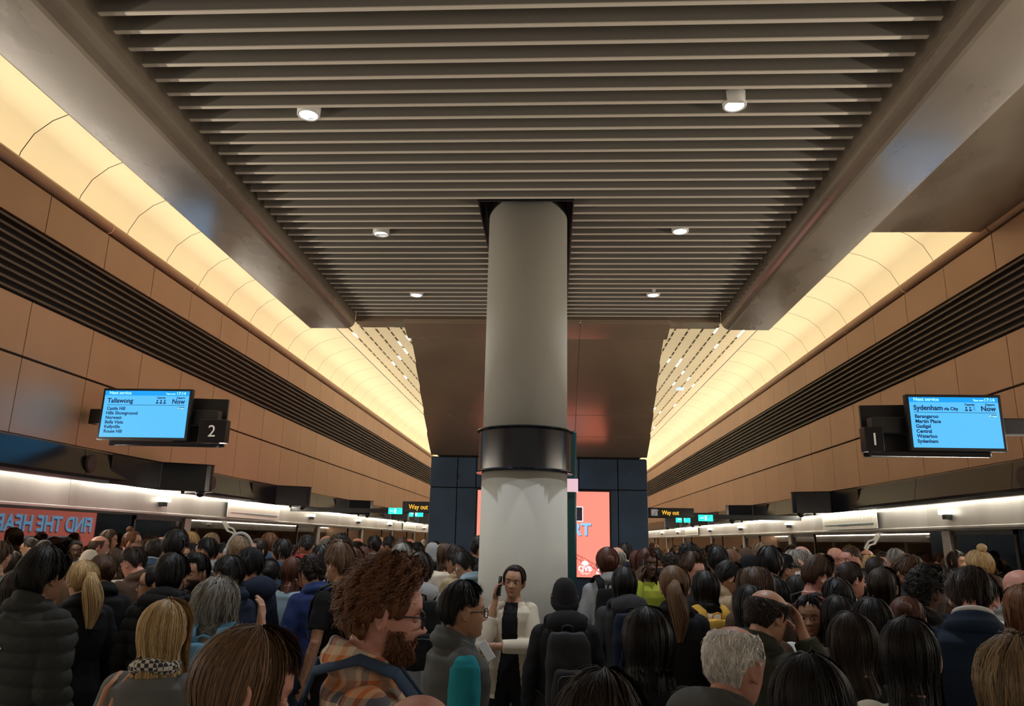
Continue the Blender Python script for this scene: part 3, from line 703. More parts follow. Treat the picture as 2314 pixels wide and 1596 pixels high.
def vnoise(V, sc, seed=0):
    """cheap smooth 3D noise from sums of sines, about -1..1"""
    r = np.random.RandomState(seed); out = 0
    for k in range(6):
        d = r.normal(size=3); d /= np.linalg.norm(d); out = out + np.sin((V * np.array(sc)) @ d * (1 + .35 * k) + r.rand() * 6.28 + 1.3 * np.sin((V * np.array(sc)) @ r.normal(size=3) * .4))
    return out / 3.2

M_eyew = mat('eye_white', (0.48, 0.43, 0.40), 0.3); M_iris = mat('dark_iris', (0.035, 0.018, 0.010), 0.15); M_lid = None
BODY = {}
def body_mesh(arms='down', pitch=0, yaw=0, tilt=0, fine=0, nose=1.0, wide=1.0, sh=1.0, legs=True):
    key = (str(arms), pitch, yaw, tilt, fine, nose, wide, sh)
    if key in BODY: return BODY[key]
    A = armset(arms); M = head_matrix(pitch, yaw, tilt); mb = MB()
    head_prims(mb, M, fine > 0, nose, wide)
    hb = M @ Vector((0, -.02, -.06))
    mb.tube([hb, (hb + Vector((0, -.035, 1.49))) / 2, (0, -.035, 1.46), (0, -.03, 1.40)], [.055, .052, .056, .075], 20)
    torso(mb, 0.0, .90, sh)
    for s in (-1, 1):
        el, wr, fd, pn, cu = A[s][:5]; el = Vector((el[0] * s, el[1], el[2])); wr = Vector((wr[0] * s, wr[1], wr[2])); fd = (fd[0] * s, fd[1], fd[2]); pn = (pn[0] * s, pn[1], pn[2])
        S_ = Vector((.152 * sh * s, -.02, 1.375))
        mb.tube([S_, S_.lerp(el, .35), el, el.lerp(wr, .3), wr], [.050, .046, .036, .038, .026], 14); mb.ell(el, (.038,) * 3, None, 12, 8)
        hand(mb, wr, fd, pn, A[s][5] if len(A[s]) > 5 else -s, cu)
        if legs:
            mb.tube([(.088 * s, 0, .95), (.10 * s, 0, .80), (.10 * s, .01, .50), (.10 * s, -.015, .38), (.10 * s, -.01, .09)], [.09, .085, .055, .056, .036], 12)
            mb.tube([(.10 * s, -.05, .04), (.105 * s, .05, .04), (.11 * s, .15, .03)], [.035, .038, .025], 10)
    vox = {0: .0095, 1: .0068, 2: .0048}[fine]
    V, F, LT = remesh(mb, vox, 1, .5)
    Mi = np.array(M.inverted()); L = V @ Mi[:3, :3].T + Mi[:3, 3]
    x, y, z = L[:, 0], L[:, 1], L[:, 2]; ax = np.abs(x)
    inh = (z > -.13) & (ax < .10) & (y > -.12) & (y < .14)
    fr = (y > .045) & inh
    lip = np.exp(-(((ax) / .023) ** 4)) * (sm(-.0795, -.075, z) * (1 - sm(-.0575, -.0535, z))) * fr * (y > .07)
    brow = gs(ax, .030, .0155) ** 1.0 * gs(z - .0, .0215 + .002 * gs(ax, .036, .01), .0040) * fr * 1.3
    lash = gs(ax, .031, .014) * gs(z, .0085, .0022) * fr * .8
    jaw = inh * (1 - sm(-.050, -.032, z + 0.25 * (ax - .055).clip(0))) * (y > -.02) * sm(-.125, -.115, z)
    beard = jaw * (1 - lip) * sm(.012, .03, y + .02) + fr * gs(z, -.050, .0045) * gs(ax, 0, .022) * .9
    line = gs(z, -.0662, .0013) * (ax < .024) * fr * (y > .07) * .8; brow = np.maximum(brow, line)
    msk = np.stack([lip.clip(0, 1), np.maximum(brow, lash).clip(0, 1), beard.clip(0, 1)], -1)
    # eyeballs
    ev, ef, em, eo = [], [], [], len(V)
    nu, nv = 28, 24
    for s in (-1, 1):
        c = np.array([s * .0310, .0690, .0010]); o = eo + len(ev); r = .0125
        for j in range(nv + 1):
            t = PI * j / nv
            for i in range(nu):
                q = 2 * PI * i / nu; ev.append(tuple(c + r * np.array([1.32 * math.sin(t) * math.cos(q), math.cos(t), math.sin(t) * math.sin(q)])))
        for j in range(nv):
            for i in range(nu):
                ef.append((o + j * nu + i, o + (j + 1) * nu + i, o + (j + 1) * nu + (i + 1) % nu, o + j * nu + (i + 1) % nu))
                t = PI * (j + .5) / nv; q = 2 * PI * (i + .5) / nu; zz = math.sin(t) * math.sin(q); xx = 1.32 * math.sin(t) * math.cos(q); lim = .42 * max(0, 1 - (xx / 1.22) ** 2) ** .7
                em.append(2 if (lim < zz < lim + .13 and abs(xx) < 1.15) else 0 if (zz > lim or zz < -lim or abs(xx) > 1.2) else (2 if xx * xx + zz * zz < .30 else 1))
    EV = np.array(ev); Mn = np.array(M); EV = EV @ Mn[:3, :3].T + Mn[:3, 3]
    V2 = np.concatenate([V, EV]); F2 = np.concatenate([F, np.array(ef).ravel()]); LT2 = np.concatenate([LT, np.full(len(ef), 4)])
    mi = np.concatenate([np.zeros(len(LT)), np.array(em)])
    me = np_mesh('body', V2, F2, LT2, [M_SKIN, M_eyew, M_iris], mi)
    attr(me, 'mask', np.concatenate([msk, np.zeros((len(EV), 3))]))
    BODY[key] = me; return me
TZ = [.86, .95, 1.04, 1.12, 1.22, 1.31, 1.37, 1.405, 1.435, 1.47]
TW = [.165, .168, .150, .144, .160, .172, .170, .138, .084, .060]
TD = [.112, .115, .102, .100, .112, .116, .103, .086, .070, .058]
def torso(mb, b, zlo, sh=1.0, ztop=1.49, flare=0.0, collar=0.0):
    zs = sorted(set([zlo] + [z for z in TZ if zlo < z < ztop] + [ztop])); n = 28; vs = []
    for z in zs:
        w_ = np.interp(z, TZ, TW) * (sh if z > 1.1 else 1 + (sh - 1) * .5); d_ = np.interp(z, TZ, TD)
        bb = b * (1 if z < 1.42 else .75); fl = flare * max(0, (.95 - z)) 
        if z < .86: w_ = .165; d_ = .112
        for i in range(n):
            q = 2 * PI * i / n; c, s = math.cos(q), math.sin(q)
            vs.append(((w_ + bb + fl) * np.sign(c) * abs(c) ** .8, -.012 + (-.018 if z > 1.38 else 0) + (d_ + bb + fl) * np.sign(s) * abs(s) ** .85, z))
    k = len(zs); fs = [(j * n + i, j * n + (i + 1) % n, (j + 1) * n + (i + 1) % n, (j + 1) * n + i) for j in range(k - 1) for i in range(n)]
    fs += [tuple(range(n - 1, -1, -1)), tuple(range((k - 1) * n, k * n))]; mb.add(vs, fs)
GARM = {}
def garment_mesh(kind='jacket', arms='down', bulk=.02, fine=0, seed=0, sh=1.0, hood=False, collar=True, opened=False):
    key = (kind, str(arms), bulk, fine, seed, sh, hood, collar, opened)
    if key in GARM: return GARM[key]
    A = armset(arms); mb = MB(); b = bulk
    zlo = {'jacket': .80, 'suit': .74, 'coat': .45, 'tshirt': .86, 'vest': .84, 'puffer': .80, 'tank': .86, 'shirt': .84}[kind]
    ztop = 1.452 if collar else 1.44
    torso(mb, b, zlo, sh, ztop, .10 if kind == 'coat' else .05)
    for s in (-1, 1):
        el, wr = A[s][0], A[s][1]; el = Vector((el[0] * s, el[1], el[2])); wr = Vector((wr[0] * s, wr[1], wr[2])); S_ = Vector((.150 * sh * s, -.022, 1.372))
        if kind not in ('vest', 'tank'): mb.ell(S_, (.056 + b * .7,) * 3, None, 14, 10)
        if kind in ('tshirt',):
            e = S_.lerp(el, .72); mb.tube([S_, S_.lerp(e, .5), e], [.056 + b, .056 + b, .054 + b], 16)
        elif kind not in ('vest', 'tank'):
            w2 = el.lerp(wr, A[s][6] if len(A[s]) > 6 else .93)
            mb.tube([S_, S_.lerp(el, .4), S_.lerp(el, .85), el, el.lerp(w2, .3), w2], [.054 + b * .7, .052 + b * .8, .046 + b * .8, .045 + b * .8, .044 + b * .8, .034 + b * .7], 18); mb.ell(el, (.046 + b * .8,) * 3, None, 12, 8)
        elif kind == 'vest': mb.ell(S_ + Vector((-.02 * s, 0, 0)), (.045 + b, .055 + b, .05 + b), None, 14, 10)
    if collar and kind != 'tshirt' and kind != 'tank':
        hgt = .035 if kind in ('suit',) else .05
        pts = [(.072 * math.cos(q), -.035 + .068 * math.sin(q), 1.462 + hgt * .3 - .026 * math.sin(q)) for q in np.linspace(0, 2 * PI, 25)]
        mb.tube([(p[0] * 1.12, -.035 + (p[1] + .035) * 1.12, p[2] - .024) for p in pts], .022 + b * .4, 10)
        mb.tube(pts, .013 + b * .35, 8); mb.tube([(p[0] * .97, p[1], p[2] + .018) for p in pts], .010 + b * .2, 8)
    if hood:
        mb.ell((0, -.13, 1.455), (.135, .065, .085), Matrix.Rotation(R(-25), 3, 'X'), 20, 14)
        pts = [(.115 * math.cos(q), -.055 + .085 * math.sin(q), 1.472 - .045 * math.sin(q)) for q in np.linspace(-PI * .95, PI * .05 - PI * .0 + .0, 17)]
        pts = [(.118 * math.cos(q), -.045 - .095 * math.sin(q), 1.470 + .030 * math.sin(q)) for q in np.linspace(-.5, PI + .5, 19)]
        mb.tube(pts, .026, 10)
    vox = {0: .0115, 1: .008, 2: .006}[fine]
    V, F, LT = remesh(mb, vox, 5, .6)
    if opened:
        Q = F.reshape(-1, 4); c = V[Q].mean(1); lim = np.interp(c[:, 2], [.7, .95, 1.15, 1.30, 1.46], [.115, .085, .060, .062, .050])
        keep = ~((np.abs(c[:, 0]) < lim) & (c[:, 1] > .0) & (c[:, 1] < .152)) & ~(c[:, 2] < zlo + .006); Q = Q[keep]; F = Q.ravel(); LT = LT[keep]
    me = np_mesh('garment', V, F, LT, [M_CLOTH]); N = normals(me)
    am = np.clip((np.abs(V[:, 0]) - .16) / .08, 0, 1) * (V[:, 2] > .85)
    if kind == 'puffer':
        ph = (V[:, 2:3] * 1.0 + .0)[:, 0] / .075 + .12 * vnoise(V, (8, 8, 8), seed)
        d = (np.abs(np.sin(ph * PI)) ** .6 - .7) * .014 + vnoise(V, (60, 60, 110), seed + 1) * .0015
    else:
        d = vnoise(V, (14, 14, 9), seed) * .0045 + vnoise(V, (38, 38, 26), seed + 3) * .0018 * (1 + am) + am * vnoise(V, (20, 20, 52), seed + 5) * .0035
        if kind == 'suit': d *= .45
        if kind == 'coat': d *= .8
    V = V + N * d[:, None]
    me.vertices.foreach_set('co', V.astype(np.float32).ravel()); me.update()
    GARM[key] = me; return me
def legs_mesh(fine=0):
    if 'legs' in GARM: return GARM['legs']
    mb = MB(); mb.ell((0, -.01, .90), (.165, .118, .12), None, 20, 14)
    for s in (-1, 1): mb.tube([(.085 * s, -.005, .92), (.10 * s, 0, .78), (.10 * s, .012, .50), (.10 * s, -.012, .36), (.102 * s, -.01, .085)], [.098, .100, .073, .072, .062], 16)
    V, F, LT = remesh(mb, .012, 4, .6); me = np_mesh('trousers', V, F, LT, [M_CLOTH]); N = normals(me)
    V = V + N * (vnoise(V, (20, 20, 30), 3) * .003)[:, None]; me.vertices.foreach_set('co', V.astype(np.float32).ravel()); me.update()
    GARM['legs'] = me; return me
def shoe_mesh(s):
    k = 'shoe%d' % s
    if k in GARM: return GARM[k]
    mb = MB()
    pf = [(-.075, .034, .042), (-.06, .040, .085), (0, .040, .095), (.05, .043, .065), (.11, .047, .050), (.165, .042, .038), (.19, .02, .024)]
    n = 14; vs = []
    for y, w_, h_ in pf:
        for i in range(n):
            q = 2 * PI * i / n; c, q2 = math.cos(q), math.sin(q); vs.append((.105 * s + w_ * c, y, max(.0, h_ / 2 + h_ / 2 * np.sign(q2) * abs(q2) ** .6)))
    fs = [(j * n + i, (j + 1) * n + i, (j + 1) * n + (i + 1) % n, j * n + (i + 1) % n) for j in range(len(pf) - 1) for i in range(n)]
    fs += [tuple(range(n)), tuple(range(len(vs) - 1, len(vs) - n - 1, -1))]; mb.add(vs, fs)
    GARM[k] = mb.mesh('shoe', [mat('shoe_black', (.015, .014, .014), .45)], True); return GARM[k]

# ---- hair
HAIR = {}
def smooth_step(a, b, x): t = min(1, max(0, (x - a) / (b - a))); return t * t * (3 - 2 * t)
STY = {
 # front hairline z, side end z, back end z, thickness top, thickness side, clump amp, curl
 'short': dict(f=.082, s=.026, b=-.050, tt=.018, ts=.007, amp=.010),
 'crop': dict(f=.080, s=.015, b=-.045, tt=.008, ts=.004, amp=.002),
 'fade': dict(f=.080, s=.030, b=-.015, tt=.020, ts=.004, amp=.005),
 'thick': dict(f=.076, s=-.004, b=-.066, tt=.026, ts=.013, amp=.012),
 'quiff': dict(f=.084, s=.010, b=-.055, tt=.040, ts=.012, amp=.009),
 'curly': dict(f=.074, s=.002, b=-.072, tt=.022, ts=.014, amp=.012, curl=1.5),
 'curlybob': dict(f=.060, s=-.11, b=-.15, tt=.036, ts=.036, amp=.018, curl=1, long=1),
 'long': dict(f=.074, s=-.36, b=-.38, tt=.015, ts=.011, amp=.011, long=1),
 'midlong': dict(f=.074, s=-.22, b=-.24, tt=.016, ts=.012, amp=.012, long=1),
 'bob': dict(f=.072, s=-.135, b=-.150, tt=.016, ts=.012, amp=.011, long=1),
 'wavy': dict(f=.070, s=-.27, b=-.29, tt=.026, ts=.030, amp=.016, long=1, curl=.5),
 'tied': dict(f=.088, s=-.005, b=-.062, tt=.012, ts=.009, amp=.003, tied=1),
 'bun': dict(f=.088, s=-.005, b=-.062, tt=.013, ts=.010, amp=.003, tied=1, bun=1),
 'topbun': dict(f=.088, s=-.005, b=-.062, tt=.013, ts=.010, amp=.003, tied=1, bun=2),
 'pony': dict(f=.088, s=-.005, b=-.062, tt=.013, ts=.010, amp=.004, tied=1, tail=1),
 'parted': dict(f=.092, s=-.30, b=-.32, tt=.016, ts=.010, amp=.008, long=1),
 'horseshoe': dict(f=.0, s=-.015, b=-.06, tt=.004, ts=.005, amp=.002, top=.066),
 'balding': dict(f=.0, s=.0, b=-.066, tt=.006, ts=.006, amp=.004, top=.096),
 'thin': dict(f=.092, s=.0, b=-.062, tt=.006, ts=.008, amp=.004),
}
def hair_mesh(style, seed=0, fine=0, part=0.0):
    key = (style, seed, fine)
    if key in HAIR: return HAIR[key]
    p = STY[style]; rs = np.random.RandomState(seed + 7)
    nf = 96 if fine else 48; ns = 56 if fine else 28
    ph = np.linspace(0, 2 * PI, nf, endpoint=False); ca = np.cos(ph)          # +1 front, -1 back
    lng = p.get('long', 0); dphi = np.abs((ph + PI) % (2 * PI) - PI)          # 0 front .. PI back
    t1 = sm(.75, 1.22, dphi); t2 = sm(1.6, 2.5, dphi)
    zend = p['f'] * (1 - t1) + p['s'] * t1; zend = zend * (1 - t2) + p['b'] * t2
    if lng: zend = np.where(dphi < 1.02, p['f'] - .02 * dphi, 0) + np.where(dphi >= 1.02, (p['f'] - .02) + (p['s'] - p['f']) * sm(1.02, 1.28, dphi), 0); zend = zend * (1 - t2) + p['b'] * t2
    if 'top' in p: zend = np.where(dphi < 1.0, p['top'] - .001, p['top'] + (zend - p['top']) * sm(1.0, 1.35, dphi))
    zend = zend + rs.uniform(-1, 1, nf) * (.016 if lng else .004) * (1 if 'top' not in p else (dphi > 1.35))
    ztop = .1165 if 'top' not in p else p['top'] + .0 * ph
    s_ = np.linspace(0, 1, ns); S, PHI = np.meshgrid(s_, ph, indexing='ij'); ZE = np.broadcast_to(zend, S.shape)
    al0 = 0 if 'top' not in p else math.acos(p['top'] / .1165)
    # split: on the skull down to zb, then hanging
    zb = np.maximum(ZE, -.055 if lng else -.2); alE = np.arccos(np.clip(zb / .1165, -.999, .999))
    ks = .45 if lng else 1.0
    hang = ZE < zb - .001
    u = np.where(hang, np.clip(S / ks, 0, 1), S); v = np.where(hang, np.clip((S - ks) / (1 - ks + 1e-9), 0, 1), 0)
    AL = al0 + (alE - al0) * u; Z = .1165 * np.cos(AL); X, Y = headsurf(PHI, np.minimum(Z, .1168))
    rr = np.sin(np.clip(AL, 0, PI / 2)); 
    nx, ny, nzv = X / .0765 , (Y + .01) / .10, Z / .118; nl = np.sqrt(nx ** 2 + ny ** 2 + nzv ** 2) + 1e-6; nx, ny, nzv = nx / nl, ny / nl, nzv / nl
    side = sm(.2, .9, np.sin(AL)); th = p['tt'] * (1 - side) + p['ts'] * side
    if style == 'quiff': th = th + .02 * np.clip(np.cos(PHI), 0, 1) * gs(u, .55, .3)
    taper = 1 - .75 * sm(.82, 1.0, u) * (~hang) ; th = th * taper
    cl = vnoise(np.stack([np.cos(PHI) * 7, np.sin(PHI) * 7, S * 2.5 + seed], -1).reshape(-1, 3), (1, 1, 1), seed).reshape(S.shape) * p['amp'] * np.clip(.3 + S, 0, 1)
    X = X + nx * (th + cl); Y = Y + ny * (th + cl); Z = Z + nzv * (th + cl) 
    if p.get('curl'):
        Vv = np.stack([X, Y, Z], -1).reshape(-1, 3); cc = vnoise(Vv, (90, 90, 90), seed + 2).reshape(S.shape) * .007 * p['curl']; X = X + nx * cc; Y = Y + ny * cc; Z = Z + nzv * cc
    if lng:
        dz = (zb - ZE) * v; Z = Z - dz; pull = 1 + .14 * np.sin(np.clip(v, 0, 1) * PI * .5)
        back = np.clip(-np.cos(PHI), 0, 1)
        X = X * (1 + .16 * v) ; Y = Y - (sm(0, .32, v) * (.062 if abs(p['b']) > .2 else .040) + v * (.020 if abs(p['b']) > .2 else .0)) * back + (.02 * v) * (1 - back)
        if p.get('curl'): wv = np.sin(v * 11 + np.cos(PHI * 3) * 2) * .010; X += wv * np.sin(PHI); Y += wv * np.cos(PHI)
    G = np.stack([X, Y, Z], -1)
    idx = np.arange(ns * nf).reshape(ns, nf); a = idx[:-1, :]; b = np.roll(idx, -1, 1)[:-1, :]; c = np.roll(idx, -1, 1)[1:, :]; d = idx[1:, :]
    Q = np.stack([a, b, c, d], -1).reshape(-1, 4)
    V = [G.reshape(-1, 3)]; HC = [np.stack([np.cos(PHI) * 1.2, np.sin(PHI) * 1.2, S * .9], -1).reshape(-1, 3)]; FQ = [Q]; off = ns * nf
    # inner wall for closed look
    inn = G.copy(); ctr = np.array([0, -.012, 0]); sc = .93
    inn[..., 0] *= sc; inn[..., 1] = (inn[..., 1] - ctr[1]) * sc + ctr[1]; inn[..., 2] -= .004
    V.append(inn.reshape(-1, 3)); HC.append(HC[0]); FQ.append(Q[:, ::-1] + off)
    last = idx[-1]; nxt = np.roll(last, -1); FQ.append(np.stack([last, nxt, nxt + off, last + off], -1)); off *= 2
    # strands
    nst = {0: 260, 1: 1500, 2: 3800}[fine]
    if nst:
        K = 9; f0 = rs.rand(nst) * nf; s0 = rs.rand(nst) ** .8 * .65; ln = rs.uniform(.25, .6, nst) if not lng else rs.uniform(.35, .8, nst)
        if style in ('horseshoe', 'crop', 'thin', 'fade', 'balding'): ln *= .45
        if p.get('curl', 0) >= 1: ln *= .5
        if 'top' in p: f0 = (nf / 2 + rs.uniform(-1, 1, nst) * nf * .30)
        kk = np.linspace(0, 1, K)[None, :]; ss = np.clip(s0[:, None] + ln[:, None] * kk, 0, 1.02); ff = f0[:, None] + rs.normal(size=(nst, 1)) * (1.5 if not lng else .8) * kk * (nf / 48)
        i0 = np.floor(ff).astype(int) % nf; i1 = (i0 + 1) % nf; fa = ff - np.floor(ff); sj = np.clip(ss, 0, .999) * (ns - 1); j0 = sj.astype(int); ja = sj - j0; j1 = np.minimum(j0 + 1, ns - 1)
        g = (G[j0, i0] * ((1 - fa) * (1 - ja))[..., None] + G[j0, i1] * (fa * (1 - ja))[..., None] + G[j1, i0] * ((1 - fa) * ja)[..., None] + G[j1, i1] * (fa * ja)[..., None])
        out = g - ctr; out[..., 2] *= .6; out /= np.linalg.norm(out, axis=-1, keepdims=True) + 1e-6
        lift = (rs.uniform(0, .005, (nst, 1)) + (rs.uniform(-.002, .010 if not p.get('tied') else .003, (nst, 1)) + (rs.rand(nst, 1) < .06) * rs.uniform(.0, .022, (nst, 1)) * (not p.get('tied'))) * kk) * (.4 if style in ('crop', 'balding') else 1.0)
        pts = g + out * lift[..., None]
        over = np.clip(s0[:, None] + ln[:, None] * kk - 1.0, 0, 1); pts[..., 2] -= over * .05
        if p.get('curl'):
            fr_ = rs.uniform(8, 16, (nst, 1)); phs = rs.rand(nst, 1) * 6.28; r_ = .0055 * p['curl']
            tx = np.cross(out, np.array([0, 0, 1.0])); tx /= np.linalg.norm(tx, axis=-1, keepdims=True) + 1e-6
            pts += tx * (np.sin(fr_ * kk + phs) * r_)[..., None] + out * (np.cos(fr_ * kk + phs) * r_ + r_)[..., None]
        tan = np.gradient(pts, axis=1); wd = np.cross(tan, out); wd /= np.linalg.norm(wd, axis=-1, keepdims=True) + 1e-9
        wid = {0: .0035, 1: .0016, 2: .0011}[fine] * (1 - .8 * kk ** 3) * rs.uniform(.6, 1.6, (nst, 1))
        A_ = pts - wd * wid[..., None]; B_ = pts + wd * wid[..., None] + out * .0006
        VV = np.stack([A_, B_], 2).reshape(-1, 3); base = off + (np.arange(nst) * K * 2)[:, None] + np.arange(K - 1)[None, :] * 2
        FQ.append(np.stack([base, base + 1, base + 3, base + 2], -1).reshape(-1, 4)); V.append(VV)
        h = np.stack([np.cos(f0) * 9, np.sin(f0) * 9, rs.rand(nst) * 3], -1); HC.append(np.repeat(h, K * 2, 0)); off += len(VV)
    if p.get('bun') or p.get('tail'):
        m = MB()
        if p.get('bun') == 1: m.ell((0, -.128, .035), (.036, .030, .034), None, 24, 16)
        if p.get('bun') == 2: m.ell((0, -.05, .145), (.036, .036, .034), None, 24, 16)
        if p.get('tail'):
            m.ell((0, -.122, .035), (.022, .022, .022), None, 16, 10)
            m.tube([(0, -.115, .04), (0, -.15, .035), (.004, -.172, -.01), (.010, -.178, -.09), (.012, -.168, -.17), (.014, -.158, -.235)], [.018, .026, .036, .040, .034, .010], 20)
        VT = np.array([tuple(v) for v in m.v]); q = np.arctan2(VT[:, 0], VT[:, 2]); 
        VT += (vnoise(VT, (160, 160, 30), 4) * .003)[:, None] * np.array([1, 1, 0])
        quads = [f for f in m.f if len(f) == 4]; tris = [tuple(f) + (f[-1],) for f in m.f if len(f) == 3]
        FQ.append(np.array(quads) + off)
        V.append(VT); HC.append(np.stack([VT[:, 0] * 40, VT[:, 1] * 30, VT[:, 2] * 3], -1)); extra_tris = [(a_ + off, b_ + off, c_ + off) for a_, b_, c_ in [f for f in m.f if len(f) == 3]]; off += len(VT)
        if p.get('tail'):
            K = 12; n_t = {0: 60, 1: 240, 2: 500}[fine]; kk = np.linspace(0, 1, K); cl_ = np.array([(0, -.115, .04), (0, -.15, .035), (.004, -.172, -.01), (.010, -.178, -.09), (.012, -.168, -.17), (.016, -.150, -.255)])
            cx = np.stack([np.interp(kk * 5, range(6), cl_[:, q]) for q in range(3)], -1); rr_ = np.interp(kk * 5, range(6), [.018, .028, .042, .050, .046, .026])
            aq = rs.rand(n_t, 1) * 6.28; rad = rs.uniform(.75, 1.12, (n_t, 1)) * rr_[None]
            pts = cx[None] + np.stack([np.cos(aq) * rad + .012 * np.sin(kk * 7 + aq * .5), np.sin(aq) * rad * .9, rs.uniform(-.03, .03, (n_t, 1)) * kk], -1)
            wv = np.stack([-np.sin(aq) * np.ones(K), np.cos(aq) * np.ones(K), np.zeros((n_t, K))], -1) * (.0018 if fine else .004)
            VV = np.stack([pts - wv, pts + wv], 2).reshape(-1, 3); base = off + (np.arange(n_t) * K * 2)[:, None] + np.arange(K - 1)[None] * 2
            FQ.append(np.stack([base, base + 1, base + 3, base + 2], -1).reshape(-1, 4)); V.append(VV); HC.append(np.repeat(rs.rand(n_t, 3) * 9, K * 2, 0)); off += len(VV)
    else: extra_tris = []
    V = np.concatenate(V); FQ = np.concatenate(FQ); F = np.concatenate([FQ.ravel(), np.array(extra_tris, int).ravel()]); LT = np.concatenate([np.full(len(FQ), 4), np.full(len(extra_tris), 3)])
    me = np_mesh('hair', V, F, LT, [M_HAIR]); attr(me, 'hc', np.concatenate(HC)); HAIR[key] = me; return me
def beard_mesh(seed=0, length=.022, n=2600):
    key = ('beard', seed, length)
    if key in HAIR: return HAIR[key]
    rs = np.random.RandomState(seed); phi = rs.uniform(-1.45, 1.45, n); z = rs.uniform(-.113, -.030, n); x, y = headsurf(phi, z); y = y + face_disp(x, z) * np.clip(np.cos(phi), 0, 1) ** .5
    ok = ~((np.abs(x) < .026) & (z > -.078) & (z < -.055)) & ~((z > -.052 + .012 * (np.abs(x) > .05)) & (np.abs(x) < .05) & ~((np.abs(x) < .026) & (z > -.056) & (z < -.045))) & ((z < -.05) | (np.abs(x) > .056) | (np.abs(x) < .026))
    x, y, z = x[ok], y[ok], z[ok]; m = len(x); K = 5; o = np.stack([x, y * .9, z * .5 - .02], -1); o /= np.linalg.norm(o, axis=1, keepdims=True)
    d = o * .6 + np.array([0, .1, -.8]) + rs.normal(size=(m, 3)) * .35; d /= np.linalg.norm(d, axis=1, keepdims=True); kk = np.linspace(0, 1, K)
    pts = np.stack([x, y, z], -1)[:, None] + d[:, None] * (kk * length)[None, :, None] * rs.uniform(.6, 1.2, (m, 1, 1)) + o[:, None] * (np.sin(kk * 5)[None, :, None] * .003)
    wd = np.cross(d, o); wd /= np.linalg.norm(wd, axis=1, keepdims=True) + 1e-9; w_ = .0013 * (1 - .7 * kk)
    A_ = pts - wd[:, None] * w_[None, :, None]; B_ = pts + wd[:, None] * w_[None, :, None]; V = np.stack([A_, B_], 2).reshape(-1, 3)
    base = (np.arange(m) * K * 2)[:, None] + np.arange(K - 1)[None] * 2; Q = np.stack([base, base + 1, base + 3, base + 2], -1).reshape(-1, 4)
    me = np_mesh('beard', V, Q.ravel(), np.full(len(Q), 4), [M_HAIR]); attr(me, 'hc', np.repeat(rs.rand(m, 3) * 9, K * 2, 0)); HAIR[key] = me; return me
def beanie_mesh(kind='beanie'):
    if kind in HAIR: return HAIR[kind]
    m = MB(); prof = [(0, .142), (.03, .139), (.055, .125), (.075, .098), (.087, .06), (.091, .025), (.093, .01)]
    if kind == 'cap': prof = [(0, .135), (.03, .134), (.06, .122), (.080, .092), (.087, .06), (.088, .045)]
    m.lathe((0, 0), prof, 40)
    if kind == 'beanie': m.lathe((0, 0), [(.094, .03), (.099, .02), (.099, -.015), (.094, -.022), (.090, -.01)], 40)
    else: m.lathe((0, 0), [(.088, .046), (.084, .044), (.084, .06)], 40)
    vs = [(v[0] * .93, v[1] * 1.20 - .010, v[2]) for v in m.v]
    if kind == 'beanie': vs = [(x, y, z + (-.045 * (-y / .1) if y < 0 and z < .05 else .035 * max(0, y / .1) * (z < .05))) for x, y, z in vs]
    m.v = vs
    if kind == 'cap':
        pts = []; 
        for k in range(2):
            for i in range(13):
                q = -1.25 + 2.5 * i / 12; r0 = (.082, .082) if k == 0 else (.080 , .0); 
                x = .078 * math.sin(q); y = .09 * math.cos(q) - .0 + (0 if k == 0 else .065 * math.cos(q * .9)); pts.append((x * (1 if k == 0 else .95), y, .048 - (0 if k == 0 else .016)))
        o = [(x, y, z + .005) for x, y, z in pts]; n = 13
        fs = [(i, i + 1, n + i + 1, n + i) for i in range(12)] + [(26 + n + i, 26 + n + i + 1, 26 + i + 1, 26 + i) for i in range(12)] + [(n + i, n + i + 1, 26 + n + i + 1, 26 + n + i) for i in range(12)]
        m.add(pts + o, fs)
    me = m.mesh(kind, [M_CLOTH], True); HAIR[kind] = me; return me
def glasses_obj(root, Mh, m=None, thick=.0022):
    mb = MB()
    for s in (-1, 1):
        c = (s * .033, .094, .000); pts = []
        for q in np.linspace(0, 2 * PI, 25):
            cx, sx = math.cos(q), math.sin(q); pts.append((c[0] + .0265 * np.sign(cx) * abs(cx) ** .6, c[1] - .10 * (c[0] + .0265 * cx) ** 2 * 4, c[2] - .003 + .020 * np.sign(sx) * abs(sx) ** .6))
        mb.tube(pts, thick, 6)
        mb.tube([(s * .059, .088, .006), (s * .076, .065, .007), (s * .080, .01, .004), (s * .080, -.015, -.008)], thick, 6)
    mb.tube([(-.008, .096, .003), (0, .099, .005), (.008, .096, .003)], thick, 6)
    o = mb.build('glasses', m or M_black, root, smooth=True); o.matrix_local = Mh
    g = MB()
    for s in (-1, 1): g.ell((s * .033, .0935, -.003), (.0255, .0008, .019), None, 20, 8)
    l = g.build('lens', M_lens, o, smooth=True)
    return o
def lens_mat():
    m = bpy.data.materials.new('spectacle_lens'); m.use_nodes = True; N = m.node_tree.nodes; L = m.node_tree.links
    for n in list(N): N.remove(n)
    o = N.new('ShaderNodeOutputMaterial'); mx = N.new('ShaderNodeMixShader'); mx.inputs[0].default_value = .10
    t = N.new('ShaderNodeBsdfTransparent'); g = N.new('ShaderNodeBsdfGlossy'); g.inputs['Roughness'].default_value = .05
    L.new(t.outputs[0], mx.inputs[1]); L.new(g.outputs[0], mx.inputs[2]); L.new(mx.outputs[0], o.inputs[0]); return m
M_lens = lens_mat()

